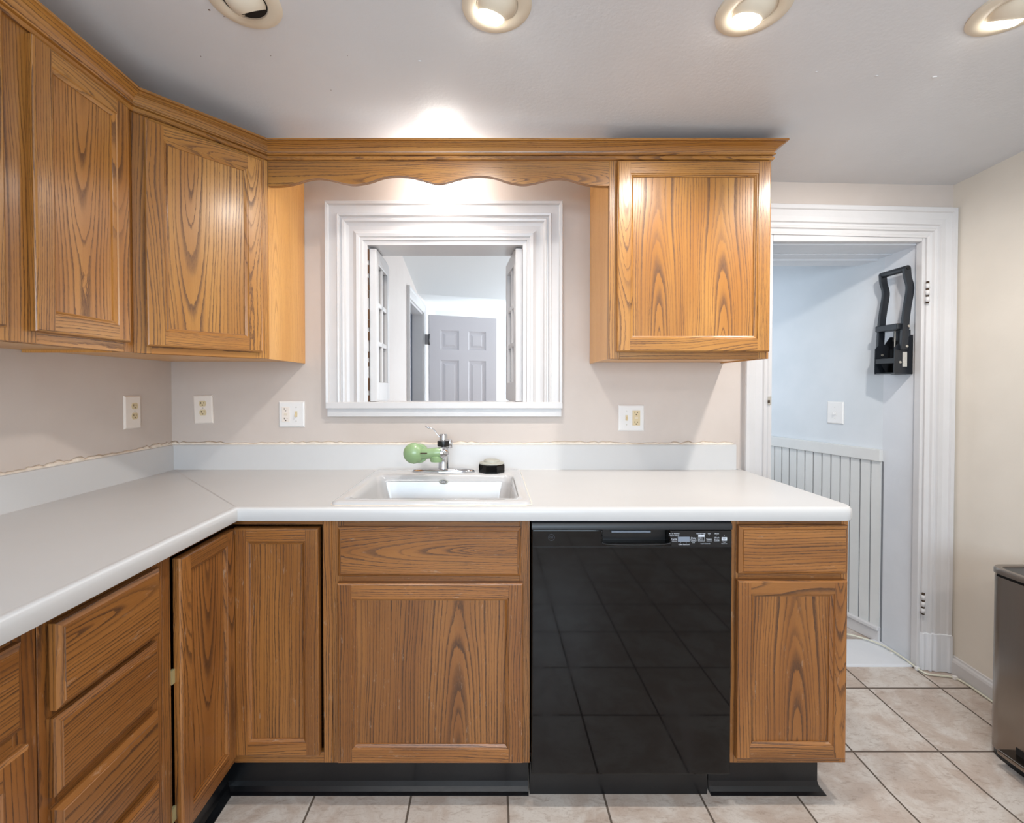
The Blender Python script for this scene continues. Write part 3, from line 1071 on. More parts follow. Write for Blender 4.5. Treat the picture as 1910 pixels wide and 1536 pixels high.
# --- narrow base cabinet right of the dishwasher (local = world x, y relative to wall)
fy = FACE_Y - YW
rx0, rx1 = 0.727, 1.0885
c = base_thing('base_cabinet', 'narrow oak base cabinet at the right end of the counter', 0, (0, YW, 0))
b = MB()
b.box(rx0, rx1 - 0.001, fy + 0.019, -0.03, BB, BT, 'z', straight(0.9))
b.build('cabinet_box', M['oak_base'], c)
frame(c, [(rx0, rx0 + 0.028), (rx1 - 0.02, rx1)], [(rx0 + 0.028, rx1 - 0.02, 0.855, BT), (rx0 + 0.028, rx1 - 0.02, 0.69, 0.722), (rx0 + 0.028, rx1 - 0.02, BB, 0.16)], BB, BT, fy, M['oak_base'])
drawer(c, 0.748, 1.078, 0.716, 0.863, fy, M['oak_base'])
door(c, 0.744, 1.0755, 0.151, 0.697, fy, M['oak_base'], rail=0.050, style=(0.925, 0.10, 0.39, 0))

# --- sink base
sx0, sx1 = -0.488, 0.117
c = base_thing('base_cabinet', 'oak sink base cabinet with false drawer front under the sink', 0, (0, YW, 0))
b = MB()
b.box(sx0 + 0.001, sx0 + 0.016, fy + 0.019, -0.03, BB, BT, 'z', straight())
b.box(sx1 - 0.016, sx1 - 0.001, fy + 0.019, -0.03, BB, BT, 'z', straight())
b.box(sx0 + 0.016, sx1 - 0.016, fy + 0.019, -0.03, BB, BB + 0.016, 'x', straight())
b.build('cabinet_box', M['oak_base'], c)
frame(c, [(sx0, sx0 + 0.036), (sx1 - 0.032, sx1)], [(sx0 + 0.036, sx1 - 0.032, 0.84, BT), (sx0 + 0.036, sx1 - 0.032, 0.68, 0.73), (sx0 + 0.036, sx1 - 0.032, BB, 0.16)], BB, BT, fy, M['oak_base'])
drawer(c, -0.466, 0.089, 0.709, 0.858, fy, M['oak_base'], bd=cathedral(0.785, 0.1, 1, 0.6), label='false drawer front with wide oval grain')
door(c, -0.467, 0.095, 0.138, 0.689, fy, M['oak_base'], rail=0.055, style=(-0.186, 0.08, 0.02, 0.10))

# --- corner base cabinet with two doors meeting at a right angle
c = base_thing('corner_base_cabinet', 'oak corner base cabinet with two narrow doors meeting at a right angle', 0, (0, 0, 0))
b = MB()
b.box(XL + 0.03, FACE_X - 0.28, 1.087, YW - 0.03, BB, BT - 0.02, 'z', straight())
b.box(FACE_X - 0.28, -0.492, FACE_Y + 0.28, YW - 0.03, BB, BT - 0.02, 'z', straight())
b.box(FACE_X - 0.28, FACE_X - 0.02, 1.088, 1.10, BB, BT, 'z', straight())
b.box(-0.506, -0.494, FACE_Y + 0.02, FACE_Y + 0.28, BB, BT, 'z', straight())
b.box(FACE_X - 0.28, FACE_X - 0.02, 1.10, FACE_Y + 0.28, BB, BB + 0.012, 'x', straight())
b.box(FACE_X - 0.02, -0.506, FACE_Y + 0.02, FACE_Y + 0.28, BB, BB + 0.012, 'x', straight())
b.build('cabinet_box', M['oak_base'], c)
b = MB()
b.box(-0.516, -0.4885, FACE_Y, FACE_Y + 0.019, BB, BT, 'z', straight(-0.5))
b.box(FACE_X, -0.516, FACE_Y + 0.0003, FACE_Y + 0.019, 0.862, BT, 'x', straight(0.87))
b.box(FACE_X, -0.516, FACE_Y + 0.0003, FACE_Y + 0.019, BB, 0.158, 'x', straight(0.14))
b.box(FACE_X - 0.019, FACE_X, 1.0855, 1.114, BB, BT, 'z', straight(1.1))
b.box(FACE_X - 0.019, FACE_X - 0.0003, 1.114, FACE_Y + 0.019, 0.862, BT, 'y', straight(0.87))
b.box(FACE_X - 0.019, FACE_X - 0.0003, 1.114, FACE_Y + 0.019, BB, 0.158, 'y', straight(0.14))
b.build('face_frame', M['oak_base'], c, bevel=0.0008, seg=1)
door(c, -0.779, -0.523, 0.160, 0.856, FACE_Y, M['oak_base'], rail=0.050, style=(-0.65, 0.93, 0.965, 0))
sub = door(c, 0, 0.2395, 0.160, 0.856, 0, M['oak_base'], rail=0.050, style=(0.12, 0.88, 0.19, 0))
sub.location = (FACE_X, 1.124, 0)
sub.rotation_euler = (0, 0, R(90))
for z0 in (0.545, 0.20):
    h = MB()
    h.box(FACE_X - 0.004, FACE_X + 0.003, 1.113, 1.124, z0, z0 + 0.035)
    h.build('hinge', M['brass'], c)

# --- drawer base (left run), local x along +Y
def left_cab(name, label, y0, y1):
    return base_thing(name, label, R(90), (XL, y0, 0))


fl = -(FACE_X - XL)
y0, y1 = 0.786, 1.085
c = left_cab('drawer_cabinet', 'oak drawer cabinet with a stack of four drawers left of the corner doors', y0, y1)
w = y1 - y0
b = MB()
b.box(0.001, w - 0.001, fl + 0.019, -0.03, BB, BT, 'z', straight())
b.build('cabinet_box', M['oak_base'], c)
frame(c, [(0, 0.034), (w - 0.034, w)], [(0.034, w - 0.034, 0.84, BT), (0.034, w - 0.034, 0.68, 0.72), (0.034, w - 0.034, 0.52, 0.56), (0.034, w - 0.034, 0.35, 0.39), (0.034, w - 0.034, BB, 0.18)], BB, BT, fl, M['oak_base'])
zs_ = [(0.706, 0.862), (0.549, 0.691), (0.380, 0.527), (0.160, 0.360)]
labs = ['topmost drawer front, standing slightly open', 'second drawer front', 'third drawer front', 'lowest drawer front']
for (z0, z1), lb in zip(zs_, labs):
    d_ = drawer(c, 0.015, 0.268, z0, z1, fl, M['oak_base'], bd=straight(z0), label=lb)
    if z0 > 0.7:
        d_.location.y = -0.006

y0, y1 = 0.35, 0.784
c = left_cab('base_cabinet', 'oak base cabinet at the left edge, cut off by the frame', y0, y1)
w = y1 - y0
b = MB()
b.box(0.001, w - 0.001, fl + 0.019, -0.03, BB, BT, 'z', straight())
b.build('cabinet_box', M['oak_base'], c)
frame(c, [(0, 0.034), (w - 0.040, w)], [(0.034, w - 0.04, 0.84, BT), (0.034, w - 0.04, 0.67, 0.72), (0.034, w - 0.04, BB, 0.18)], BB, BT, fl, M['oak_base'])
drawer(c, 0.02, w - 0.036, 0.714, 0.860, fl, M['oak_base'])
door(c, 0.02, w - 0.030, 0.150, 0.684, fl, M['oak_base'], rail=0.055)

# --- black vinyl toe kicks with flared foot
tk = [(0.0, 0.118), (0.0, 0.03), (0.004, 0.016), (0.014, 0.007), (0.022, 0.003), (0.022, 0.0), (-0.006, 0.0), (-0.006, 0.118)]


def toekick(label, pts_, mats=M['vinyl'], prof=tk, fz=0.0):
    b = MB()
    sweep(b, pts_, prof, (0, 0, 1))
    o = b.build('toe_kick', mats, None, autosmooth=50)
    tag(o, label, 'toe kick')


TX, TY = FACE_X - 0.045, FACE_Y + 0.045
toekick('black vinyl toe kick under the corner and sink cabinets', [((TX, 0.35, 0), (1, 0, 0)), ((TX, TY, 0), (1, -1, 0)), ((0.116, TY, 0.0), (0, -1, 0))])
toekick('short black vinyl toe kick with a flared loose end under the right cabinet', [((0.688, TY, 0), (0, -1, 0)), ((1.035, TY, 0), (0.65, -1, 0)), ((1.035, TY + 0.14, 0.004), (0.8, 0.0, 0))])

# =================================================================== DISHWASHER
dx0, dx1 = 0.121, 0.723
c = thing('dishwasher', 'black built-in dishwasher between the sink base and the right cabinet', 'dishwasher', ((dx0 + dx1) / 2, FACE_Y, 0))
hw = (dx1 - dx0) / 2
bx('tub', M['black'], c, -hw + 0.004, hw - 0.004, 0.012, 0.55, 0.122, 0.872)
# door panel with rounded sides
pk0, pk1, pz0, pz1 = -0.087, 0.112, 0.8125, 0.853   # pocket
b = MB()
yf = -0.022
wall_cells(b, 'x', yf, 0.012, -hw, hw, 0.106, 0.853, [(pk0, pk1, pz0, pz1)])
o = b.build('door', M['dw'], c)
clean_slab(o)
o.modifiers.new('bevel', 'BEVEL').width = 0.004
o.modifiers['bevel'].segments = 3
b = MB()
b.box(pk0 + 0.001, pk1 - 0.001, 0.006, 0.011, pz0, pz1)
b.build('handle_recess', M['black'], o)
# recess lip, slanted
b = MB()
lp = [(pk0 - 0.004, pz1 - 0.001), (pk0 - 0.003, pz0 + 0.014), (pk0 + 0.014, pz0 - 0.003), (pk1 - 0.014, pz0 - 0.003), (pk1 + 0.003, pz0 + 0.014), (pk1 + 0.004, pz1 - 0.001)]
b.tube([(x, yf - 0.001, z) for x, z in cat(lp, 4)], 0.0022, 8)
b.build('recess_lip', M['black'], o)
bx('recess_latch', M['lcd'], o, pk0 + 0.03, pk1 - 0.05, -0.004, 0.006, pz1 - 0.014, pz1 - 0.010)
# curved top band
b = MB()
L = []
for x in (-hw, hw):
    L.append([(x, 0.012, 0.853), (x, yf - 0.001, 0.853), (x, yf - 0.001, 0.862), (x, yf + 0.003, 0.872), (x, yf + 0.010, 0.879), (x, 0.012, 0.881)])
b.loft(L, True, True, True)
b.build('top_band', M['dwtop'], c, autosmooth=45)
# seam under the control strip and control panel
sw = thing_seam = MB()
sw.box(-hw + 0.003, hw - 0.003, yf - 0.0006, yf + 0.001, 0.8005, 0.8018)
sw.build('panel_seam', M['dwtop'], c)
cp = bx('control_panel', M['black'], c, 0.118, hw - 0.002, yf - 0.0015, yf + 0.001, 0.803, 0.851, 0.001)


def text(parent, s, x, z, size, mat, y, align='CENTER', name='printed_text'):
    cu = bpy.data.curves.new(name, 'FONT')
    cu.body = s
    cu.size = size
    cu.align_x = align
    cu.align_y = 'CENTER'
    cu.extrude = 0.0001
    t = bpy.data.objects.new(name, cu)
    COL.objects.link(t)
    bpy.context.view_layer.update()
    me = bpy.data.meshes.new_from_object(t.evaluated_get(bpy.context.evaluated_depsgraph_get()))
    COL.objects.unlink(t)
    bpy.data.objects.remove(t)
    o = bpy.data.objects.new(name, me)
    me.materials.clear()
    me.materials.append(mat)
    COL.objects.link(o)
    o.parent = parent
    o.location = (x, y, z)
    o.rotation_euler = (R(90), 0, 0)
    return o


# map photo columns on the control panel to local x
PXL = lambda u: (u - 1362) * (0.605 / 373.0) + hw
PZL = lambda v: 0.853 - (v - 998) * 0.00160
yt = yf - 0.0018
for s_, u, v, sz in (('Auto', 1248, 1005, 0.0055), ('Normal', 1258.5, 1005, 0.0055), ('1-Hour', 1249, 1009, 0.0055), ('Heavy', 1259, 1009, 0.0055), ('Cycle', 1254, 1015.5, 0.0075),
                     ('Delay', 1290, 1013.5, 0.0072), ('Hours', 1290, 1017, 0.0072), ('Lock', 1290, 1022, 0.004),
                     ('Heated High', 1303.5, 1005, 0.0055), ('Sani', 1319, 1005, 0.0055), ('Boost', 1333, 1005, 0.0055),
                     ('Steam', 1318.5, 1015.5, 0.0068), ('Wash', 1333, 1013, 0.0068), ('Temp', 1333, 1016.8, 0.0068), ('Dry', 1304, 1013.5, 0.006), ('Boost', 1304, 1016.8, 0.006),
                     ('Clean', 1266, 1025.5, 0.0055), ('Sanitized', 1276.5, 1025.5, 0.0055), ('Lock Controls', 1312, 1024, 0.005), ('Reset', 1347, 1021, 0.004), ('Hold 3 Sec', 1347, 1024, 0.004)):
    text(cp, s_, PXL(u), PZL(v), sz * 0.98, M['print'], yt)
b = MB()
b.box(PXL(1261), PXL(1283), yt, yt + 0.0006, PZL(1020.5), PZL(1011))
b.build('display', M['lcd'], cp)
b = MB()
b.box(PXL(1342), PXL(1352), yt, yt + 0.0006, PZL(1017.5), PZL(1012))
b.box(PXL(1298.5), PXL(1310), yt, yt + 0.0006, PZL(1011.3), PZL(1007.3))
for u0, u1, v in ((1249.5, 1259, 1019.5), (1285, 1295, 1019.5), (1314, 1324, 1019.3), (1328, 1338, 1019.3), (1298.5, 1310.5, 1019.5), (1342, 1352, 1019)):
    b.box(PXL(u0), PXL(u1), yt, yt + 0.0004, PZL(v), PZL(v) + 0.0006)
for u0, v0, v1 in ((1298.5, 1019.5, 1007.5), (1310, 1019.5, 1007.5)):
    b.box(PXL(u0), PXL(u0) + 0.0006, yt, yt + 0.0004, PZL(v0), PZL(v1))
for u, v in ((1319, 1009.3), (1333, 1009.3), (1347, 1009), (1266, 1022.4), (1276.5, 1022.4)):
    b.box(PXL(u) - 0.0005, PXL(u) + 0.0005, yt, yt + 0.0004, PZL(v) - 0.0005, PZL(v) + 0.0005)
b.build('button_marks', M['print'], cp)
text(cp, 'Start', PXL(1347), PZL(1014.8), 0.0055, M['black'], yt - 0.0003)
# round emblem at top left of the door
b = MB()
ex, ez = PXL(1027), PZL(1012.5)
ringp = [(ex + 0.0095 * math.cos(a), yf - 0.0005, ez + 0.0095 * math.sin(a)) for a in [2 * PI * k / 28 for k in range(29)]]
b.tube(ringp, 0.0007, 6)
b.build('emblem_ring', M['print_dim'], o)
text(o, 'GE', ex, ez, 0.010, M['print_dim'], yf - 0.0006)
b = MB()
b.box(-hw - 0.001, hw - 0.045, 0.030, 0.05, 0.0, 0.104)
b.box(-hw - 0.001, hw - 0.045, 0.0292, 0.03, 0.0965, 0.0985)
b.build('kick_plate', M['black'], c)

# =================================================================== COUNTERTOP
c = thing('countertop', 'white laminate L-shaped countertop with rolled front edge and backsplash', 'countertop', (0, 0, CT))
FX, FY_ = FACE_X + 0.038, FACE_Y - 0.038    # nominal front edges
cx1 = 1.092
rr = 0.020                                  # nose depth
hole = (-0.470, 0.103, 1.395, 1.905)
b = MB()
nx, ny = FX - rr, FY_ + rr


def top(x0, x1, y0, y1):
    b.face([(x0, y0, 0), (x1, y0, 0), (x1, y1, 0), (x0, y1, 0)])
    b.face([(x0, y0, -0.018), (x0, y1, -0.018), (x1, y1, -0.018), (x1, y0, -0.018)])


Rc = 0.022
xs = [XL + 0.02, nx, hole[0], hole[1], cx1 - rr - Rc, cx1 - rr]
ys = [0.3, ny, ny + Rc, hole[2], hole[3], YW - 0.02]
for i in range(5):
    for j in range(5):
        if j == 0 and i > 0:
            continue
        if (i == 2 and j == 3) or (i == 4 and j == 1):
            continue
        top(xs[i], xs[i + 1], ys[j], ys[j + 1])
for (xa, ya), (xb, yb) in (((hole[0], hole[2]), (hole[1], hole[2])), ((hole[1], hole[2]), (hole[1], hole[3])), ((hole[1], hole[3]), (hole[0], hole[3])), ((hole[0], hole[3]), (hole[0], hole[2]))):
    b.face([(xa, ya, 0), (xb, yb, 0), (xb, yb, -0.018), (xa, ya, -0.018)])
# nose: a = distance outward from the inner line, z
nose = [(0.0, 0.0), (0.006, 0.0012), (0.011, 0.0008), (0.0155, -0.0025), (0.0188, -0.008), (0.020, -0.015), (0.020, -0.032), (0.018, -0.0395), (0.0, -0.0395), (0.0, -0.018)]
path = [((nx, 0.3, 0), (1, 0, 0)), ((nx, ny, 0), (1, -1, 0)), ((cx1 - rr - Rc, ny, 0), (0, -1, 0))]
L = []
pp = [(p, mv) for p, mv in path]
for k in range(1, 7):
    a = -PI / 2 + PI / 2 * k / 6
    d = Vector((math.cos(a), math.sin(a), 0))
    pp.append(((cx1 - rr - Rc + Rc * d.x, ny + Rc + Rc * d.y, 0), d))
pp.append(((cx1 - rr, YW - 0.001, 0), (1, 0, 0)))
for p, mv in pp:
    p, mv = Vector(p), Vector(mv)
    L.append([p + mv * a + Vector((0, 0, h)) for a, h in nose])
for i in range(len(L) - 1):
    for j in range(len(nose) - 1):
        b.face([L[i][j], L[i + 1][j], L[i + 1][j + 1], L[i][j + 1]], smooth=True)
for e in (0, -1):
    b.face(L[e])
cor = [(cx1 - rr - Rc, ny, 0)] + [tuple(p) for p, _ in pp[3:9]]
b.face(cor + [(cx1 - rr - Rc, ny + Rc, 0)])
o = b.build('worktop', M['laminate'], c, autosmooth=60)
# mitre seam
b = MB()
a0, a1 = Vector((FX - 0.006, FY_ + 0.006, 0.0013)), Vector((XL + 0.022, YW - 0.022, 0.0003))
d_ = (a1 - a0).normalized()
q = Vector((-d_.y, d_.x, 0)) * 0.0007
b.face([a0 - q, a0 + q, a1 + q, a1 - q])
b.build('mitre_seam', M['laminate_seam'], c)
# backsplashes
bsp = [(0, -0.001), (0, 0.105), (0.003, 0.108), (0.014, 0.108), (0.018, 0.106), (0.020, 0.100), (0.020, 0.006), (0.024, 0.0)]
for nm, P_ in (('left', [((XL + 0.001, 0.3, 0), (1, 0, 0)), ((XL + 0.001, YW - 0.001, 0), (1, 0, 0))]),
               ('back', [((XL + 0.001, YW - 0.001, 0), (0, -1, 0)), ((1.050, YW - 0.001, 0), (0, -1, 0)), ((1.064, YW - 0.001, 0), (0, -0.86, 0)), ((1.068, YW - 0.001, 0), (0, -0.4, 0))])):
    b = MB()
    L = [[Vector(p) + Vector(mv) * a + Vector((0, 0, h)) for a, h in bsp] for p, mv in P_]
    b.loft(L, True, True, True)
    o = b.build('backsplash', M['laminate'], c, autosmooth=40)
    o['label'] = nm + ' wall backsplash strip'
# ragged caulk above the backsplashes
random.seed(5)
for axis in ('x', 'y'):
    b = MB()
    L = []
    s0, s1 = (XL, 1.06) if axis == 'x' else (0.3, YW)
    n = 150
    for k in range(n + 1):
        s_ = s0 + (s1 - s0) * k / n
        hgt = 0.006 + 0.010 * abs(math.sin(k * 0.09 + 1.3)) * random.random() + random.uniform(0, 0.004)
        t_ = 0.006 + random.uniform(0, 0.006)
        if axis == 'x':
            L.append([(s_, YW - 0.0005, 0.106), (s_, YW - 0.006 - t_, 0.1065), (s_, YW - 0.005, 0.106 + hgt * 0.6), (s_, YW - 0.0005, 0.106 + hgt)])
        else:
            L.append([(XL + 0.0005, s_, 0.106), (XL + 0.006 + t_, s_, 0.1065), (XL + 0.005, s_, 0.106 + hgt * 0.6), (XL + 0.0005, s_, 0.106 + hgt)])
    b.loft(L, True, True, True)
    b.build('caulk_bead', M['caulk'], c)


# =================================================================== SINK
def rrect(x0, x1, y0, y1, r, z, n=6):
    P = []
    for cx, cy, a0 in ((x1 - r, y0 + r, -90), (x1 - r, y1 - r, 0), (x0 + r, y1 - r, 90), (x0 + r, y0 + r, 180)):
        for k in range(n + 1):
            a = R(a0 + 90 * k / n)
            P.append((cx + r * math.cos(a), cy + r * math.sin(a), z))
    return P


c = thing('kitchen_sink', 'white enamel drop-in sink set in the countertop', 'sink', (0, 0, CT))
b = MB()
ox0, ox1, oy0, oy1 = -0.490, 0.122, 1.372, 1.925
ix0, ix1, iy0, iy1 = -0.450, 0.082, 1.432, 1.800
L = [rrect(ox0, ox1, oy0, oy1, 0.022, 0.0005), rrect(ox0 + .001, ox1 - .001, oy0 + .001, oy1 - .001, 0.022, 0.006), rrect(ox0 + .006, ox1 - .006, oy0 + .006, oy1 - .006, 0.02, 0.0105),
     rrect(ox0 + .014, ox1 - .014, oy0 + .014, oy1 - .014, 0.02, 0.0115), rrect(ix0 - .008, ix1 + .008, iy0 - .008, iy1 + .008, 0.03, 0.010), rrect(ix0, ix1, iy0, iy1, 0.035, 0.005),
     rrect(ix0 + .006, ix1 - .006, iy0 + .006, iy1 - .006, 0.04, -0.02), rrect(ix0 + .016, ix1 - .016, iy0 + .014, iy1 - .012, 0.05, -0.13), rrect(ix0 + .03, ix1 - .03, iy0 + .03, iy1 - .03, 0.055, -0.163),
     rrect(ix0 + .06, ix1 - .06, iy0 + .06, iy1 - .06, 0.05, -0.172)]
b.loft(L, True, False, True)
b.build('basin', M['enamel'], c)
b = MB()
L = [rrect(ox0 - .003, ox1 + .003, oy0 - .003, oy1 + .003, 0.024, 0.0006), rrect(ox0 + .001, ox1 - .001, oy0 + .001, oy1 - .001, 0.022, 0.0022)]
b.loft(L, True)
b.build('caulk_line', M['caulk'], c)
b = MB()
b.lathe([(0.0, -0.1685), (0.022, -0.1685), (0.044, -0.1665), (0.046, -0.171), (0.046, -0.175)], ((ix0 + ix1) / 2, 1.62, 0), n=32, cap0=False)
b.build('drain', M['chrome'], c)
b = MB()
mt = Matrix.Rotation(R(80), 3, 'X')
b.lathe([(0.0, 0.0), (0.012, 0.0), (0.018, 0.001), (0.020, -0.002)], (-0.190, iy1 - 0.0055, -0.016), mt, 28, sx=1.0, sy=0.5)
ov = b.build('overflow_ring', M['greyplastic'], c)
b = MB()
b.lathe([(0.0, 0.0), (0.013, 0.0)], (-0.190, iy1 - 0.0075, -0.016), mt, 28, sy=0.5)
b.build('overflow_cap', M['enamel'], c)

# =================================================================== FAUCET
fz = CT + 0.0112
c = thing('kitchen_faucet', 'single-lever chrome faucet on the sink ledge', 'faucet', (-0.197, 1.862, fz))
b = MB()
b.lathe([(0.128, 0.0), (0.128, 0.005), (0.120, 0.011), (0.100, 0.014), (0.04, 0.017), (0.0, 0.017)], (0, 0, 0), n=48, sy=0.24, cap1=False)
b.build('base_plate', M['chrome'], c)
b = MB()
b.lathe([(0.024, 0.012), (0.022, 0.02), (0.0205, 0.06), (0.021, 0.10), (0.024, 0.106), (0.024, 0.128), (0.020, 0.131), (0.017, 0.133), (0.016, 0.152), (0.012, 0.156), (0, 0.156)], (0, 0, 0), n=36, cap1=False)
b.build('faucet_body', M['chrome'], c, autosmooth=35)
b = MB()
b.tube(cat([(0, -0.01, 0.085), (0.004, -0.035, 0.096), (0.008, -0.060, 0.098), (0.010, -0.082, 0.094)], 5), [0.015] * 5 + [0.0135] * 5 + [0.013] * 6, 16)
b.build('spout', M['chrome'], c)
b = MB()
b.lathe([(0.0245, 0.106), (0.0255, 0.110), (0.0255, 0.124), (0.0245, 0.128)], (0, 0, 0), n=36, cap0=False, cap1=False)
b.build('black_band', M['black'], c)
b = MB()
b.tube(cat([(-0.010, 0.0, 0.135), (-0.030, 0.002, 0.160), (-0.043, 0.004, 0.175), (-0.060, 0.006, 0.180), (-0.076, 0.007, 0.186)], 5), [0.0045] * 10 + [0.0035] * 5 + [0.006] * 3 + [0.004] * 3, 10, flat=0.6)
b.build('lever', M['chrome'], c)
b = MB()
b.lathe([(0.010, 0.0), (0.010, 0.03), (0.006, 0.034), (0, 0.034)], (0.026, 0.004, 0.098), n=20, cap1=False)
b.build('side_knob', M['chrome'], c)

# green faucet filter clipped on the spout
c = thing('faucet_filter', 'pale green plastic water filter clipped to the chrome faucet', 'water filter', (-0.197, 1.733, CT + 0.088))
mx = Matrix.Rotation(R(90), 3, 'X')
b = MB()
b.sphere((-0.100, 0, 0.018), 0.040, 32, sc=(1.0, 0.75, 1.0), m=16)
b.build('filter_globe', M['green'], c)
b = MB()
b.lathe([(0.034, -0.026), (0.037, -0.018), (0.037, 0.0), (0.034, 0.008)], (-0.082, 0.006, 0.016), mx, 32)
b.build('cartridge_cap', M['green'], c)
b = MB()
L = []
for x, zc_, hh, yy in ((-0.078, 0.018, 0.017, 0.016), (-0.070, 0.018, 0.020, 0.019), (-0.045, 0.0175, 0.0185, 0.020), (-0.02, 0.020, 0.018, 0.022), (0.0, 0.021, 0.018, 0.022), (0.012, 0.021, 0.014, 0.018)):
    L.append([(x, yy * math.cos(a) * 1.0, zc_ + hh * max(-1, min(1, 1.3 * math.sin(a)))) for a in [2 * PI * k / 20 for k in range(20)]])
b.loft(L, True, True, True)
b.build('arm', M['green'], c, autosmooth=60)
b = MB()
b.lathe([(0.022, -0.012), (0.024, -0.004), (0.024, 0.006), (0.020, 0.010)], (-0.014, 0.0, -0.002), None, 28)
b.build('collar', M['green'], c, autosmooth=40)
bx('vent_slot', M['slot'], c, -0.072, -0.046, -0.0235, -0.019, 0.0195, 0.023)
b = MB()
b.lathe([(0.021, 0.0), (0.021, 0.010), (0.014, 0.024), (0.004, 0.031), (0, 0.032)], (0.004, -0.002, 0.020), Matrix.Rotation(R(90), 3, 'Y'), 28, cap1=False)
b.build('end_cap', M['chrome'], c, autosmooth=30)

# low round canister on the sink ledge
c = thing('sink_canister', 'low black octagonal canister with a grey domed lid on the sink ledge', 'canister', (0.0, 1.868, fz))
b = MB()
b.lathe([(0.053, 0.0), (0.057, 0.003), (0.057, 0.030), (0.054, 0.034), (0.0, 0.034)], (0, 0, 0), Matrix.Rotation(R(22.5), 3, 'Z'), 8, cap1=False, smooth=False)
b.build('canister_body', M['dw'], c, bevel=0.002)
b = MB()
b.lathe([(0.051, 0.034), (0.050, 0.038), (0.034, 0.042), (0.033, 0.046), (0.028, 0.050), (0.0, 0.052)], (0, 0, 0), None, 40, cap1=False)
b.build('lid', M['greyplastic'], c, autosmooth=30)


# =================================================================== OUTLETS
def duplex_face(parent, x, z, mat=None):
    """two ivory receptacle faces"""
    for s in (1, -1):
        b = MB()
        zc_ = z + s * 0.0195
        pr = [(0.0155 * math.cos(a), max(-0.0125, min(0.0125, 0.0165 * math.sin(a)))) for a in [2 * PI * k / 28 for k in range(28)]]
        b.loft([[(x + p[0], 0, zc_ + p[1]) for p in pr], [(x + p[0], -0.0085, zc_ + p[1]) for p in pr]], True, True, True, 0, False)
        b.box(x - 0.0075, x - 0.0050, -0.0089, -0.0084, zc_ - 0.001, zc_ + 0.007, mi=1)
        b.box(x + 0.0050, x + 0.0070, -0.0089, -0.0084, zc_ - 0.000, zc_ + 0.006, mi=1)
        b.cyl((x, -0.0084, zc_ - 0.0065), (x, -0.0089, zc_ - 0.0065), 0.0026, 12, 1)
        b.build('receptacle', [mat or M['ivory'], M['slot']], parent)
    b = MB()
    b.cyl((x, -0.006, z), (x, -0.0082, z), 0.003, 14)
    b.build('screw', M['screw'], parent)


def plate(parent, w, h, mat):
    b = MB()
    L = rect_loops(-w / 2, w / 2, -h / 2, h / 2, [(0, 0.0004), (0, 0.003), (0.004, 0.0065), (0.006, 0.007)], 0)
    b.loft(L, True, True, True, smooth=False)
    return b.build('cover_plate', mat, parent)


c = thing('wall_outlet', 'oversized white duplex outlet on the left wall, nearest the corner', 'outlet', (XL, 1.772, 1.184), R(90))
plate(c, 0.082, 0.128, M['plate_pink'])
duplex_face(c, 0.006, 0.004)
c = thing('wall_outlet', 'oversized white duplex outlet left on the back wall, slightly tilted', 'outlet', (-1.261, YW, 1.184), 0)
c.rotation_euler = (0, R(-2), 0)
plate(c, 0.084, 0.124, M['plate_pink'])
duplex_face(c, 0, 0.006)


def gfci(parent, x, mat):
    b = MB()
    b.box(x - 0.0165, x + 0.0165, -0.009, 0, -0.033, 0.033)
    for s in (1, -1):
        zc_ = s * 0.021
        b.box(x - 0.0075, x - 0.0052, -0.0094, -0.009, zc_ - 0.001, zc_ + 0.006, mi=1)
        b.box(x + 0.0050, x + 0.0070, -0.0094, -0.009, zc_ - 0.000, zc_ + 0.005, mi=1)
        b.cyl((x, -0.009, zc_ - 0.006), (x, -0.0094, zc_ - 0.006), 0.0026, 12, 1)
    o = b.build('receptacle', [mat, M['slot']], parent)
    bx('test_buttons', M['cream'], o, x - 0.007, x + 0.007, -0.0105, -0.008, -0.004, 0.004)


def toggle(parent, x, mat):
    b = MB()
    b.box(x - 0.005, x + 0.005, -0.0085, -0.006, -0.012, 0.012)
    L = [[(x - 0.004, -0.008, -0.006), (x + 0.004, -0.008, -0.006), (x + 0.004, -0.008, 0.004), (x - 0.004, -0.008, 0.004)],
         [(x - 0.0035, -0.018, -0.011), (x + 0.0035, -0.018, -0.011), (x + 0.0035, -0.016, -0.004), (x - 0.0035, -0.016, -0.004)]]
    b.loft(L, True, True, True, smooth=False)
    b.build('toggle', mat, parent)
    for z in (0.030, -0.030):
        b = MB()
        b.cyl((x, -0.006, z), (x, -0.0078, z), 0.0028, 14)
        b.build('screw', M['screw'], parent)


c = thing('outlet_switch_plate', 'square white plate left of the pass-through, outlet beside a toggle switch', 'outlet', (-0.8745, YW, 1.163))
plate(c, 0.113, 0.112, M['plate'])
gfci(c, -0.024, M['plate_pink'])
toggle(c, 0.021, M['ivory'])
c = thing('outlet_switch_plate', 'square white plate under the right wall cabinet, switch beside ivory outlet', 'outlet', (0.6105, YW, 1.147))
plate(c, 0.113, 0.113, M['plate'])
gfci(c, 0.021, M['ivory'])
toggle(c, -0.021, M['ivory'])

p = hA + hd * 0.236
c = thing('light_switch', 'small white light switch on the pale hall wall above the beadboard', 'light switch', (p.x, p.y, 1.145), math.atan2(hn.y, hn.x) + PI / 2)
plate(c, 0.088, 0.118, M['plate'])
toggle(c, 0, M['plate'])


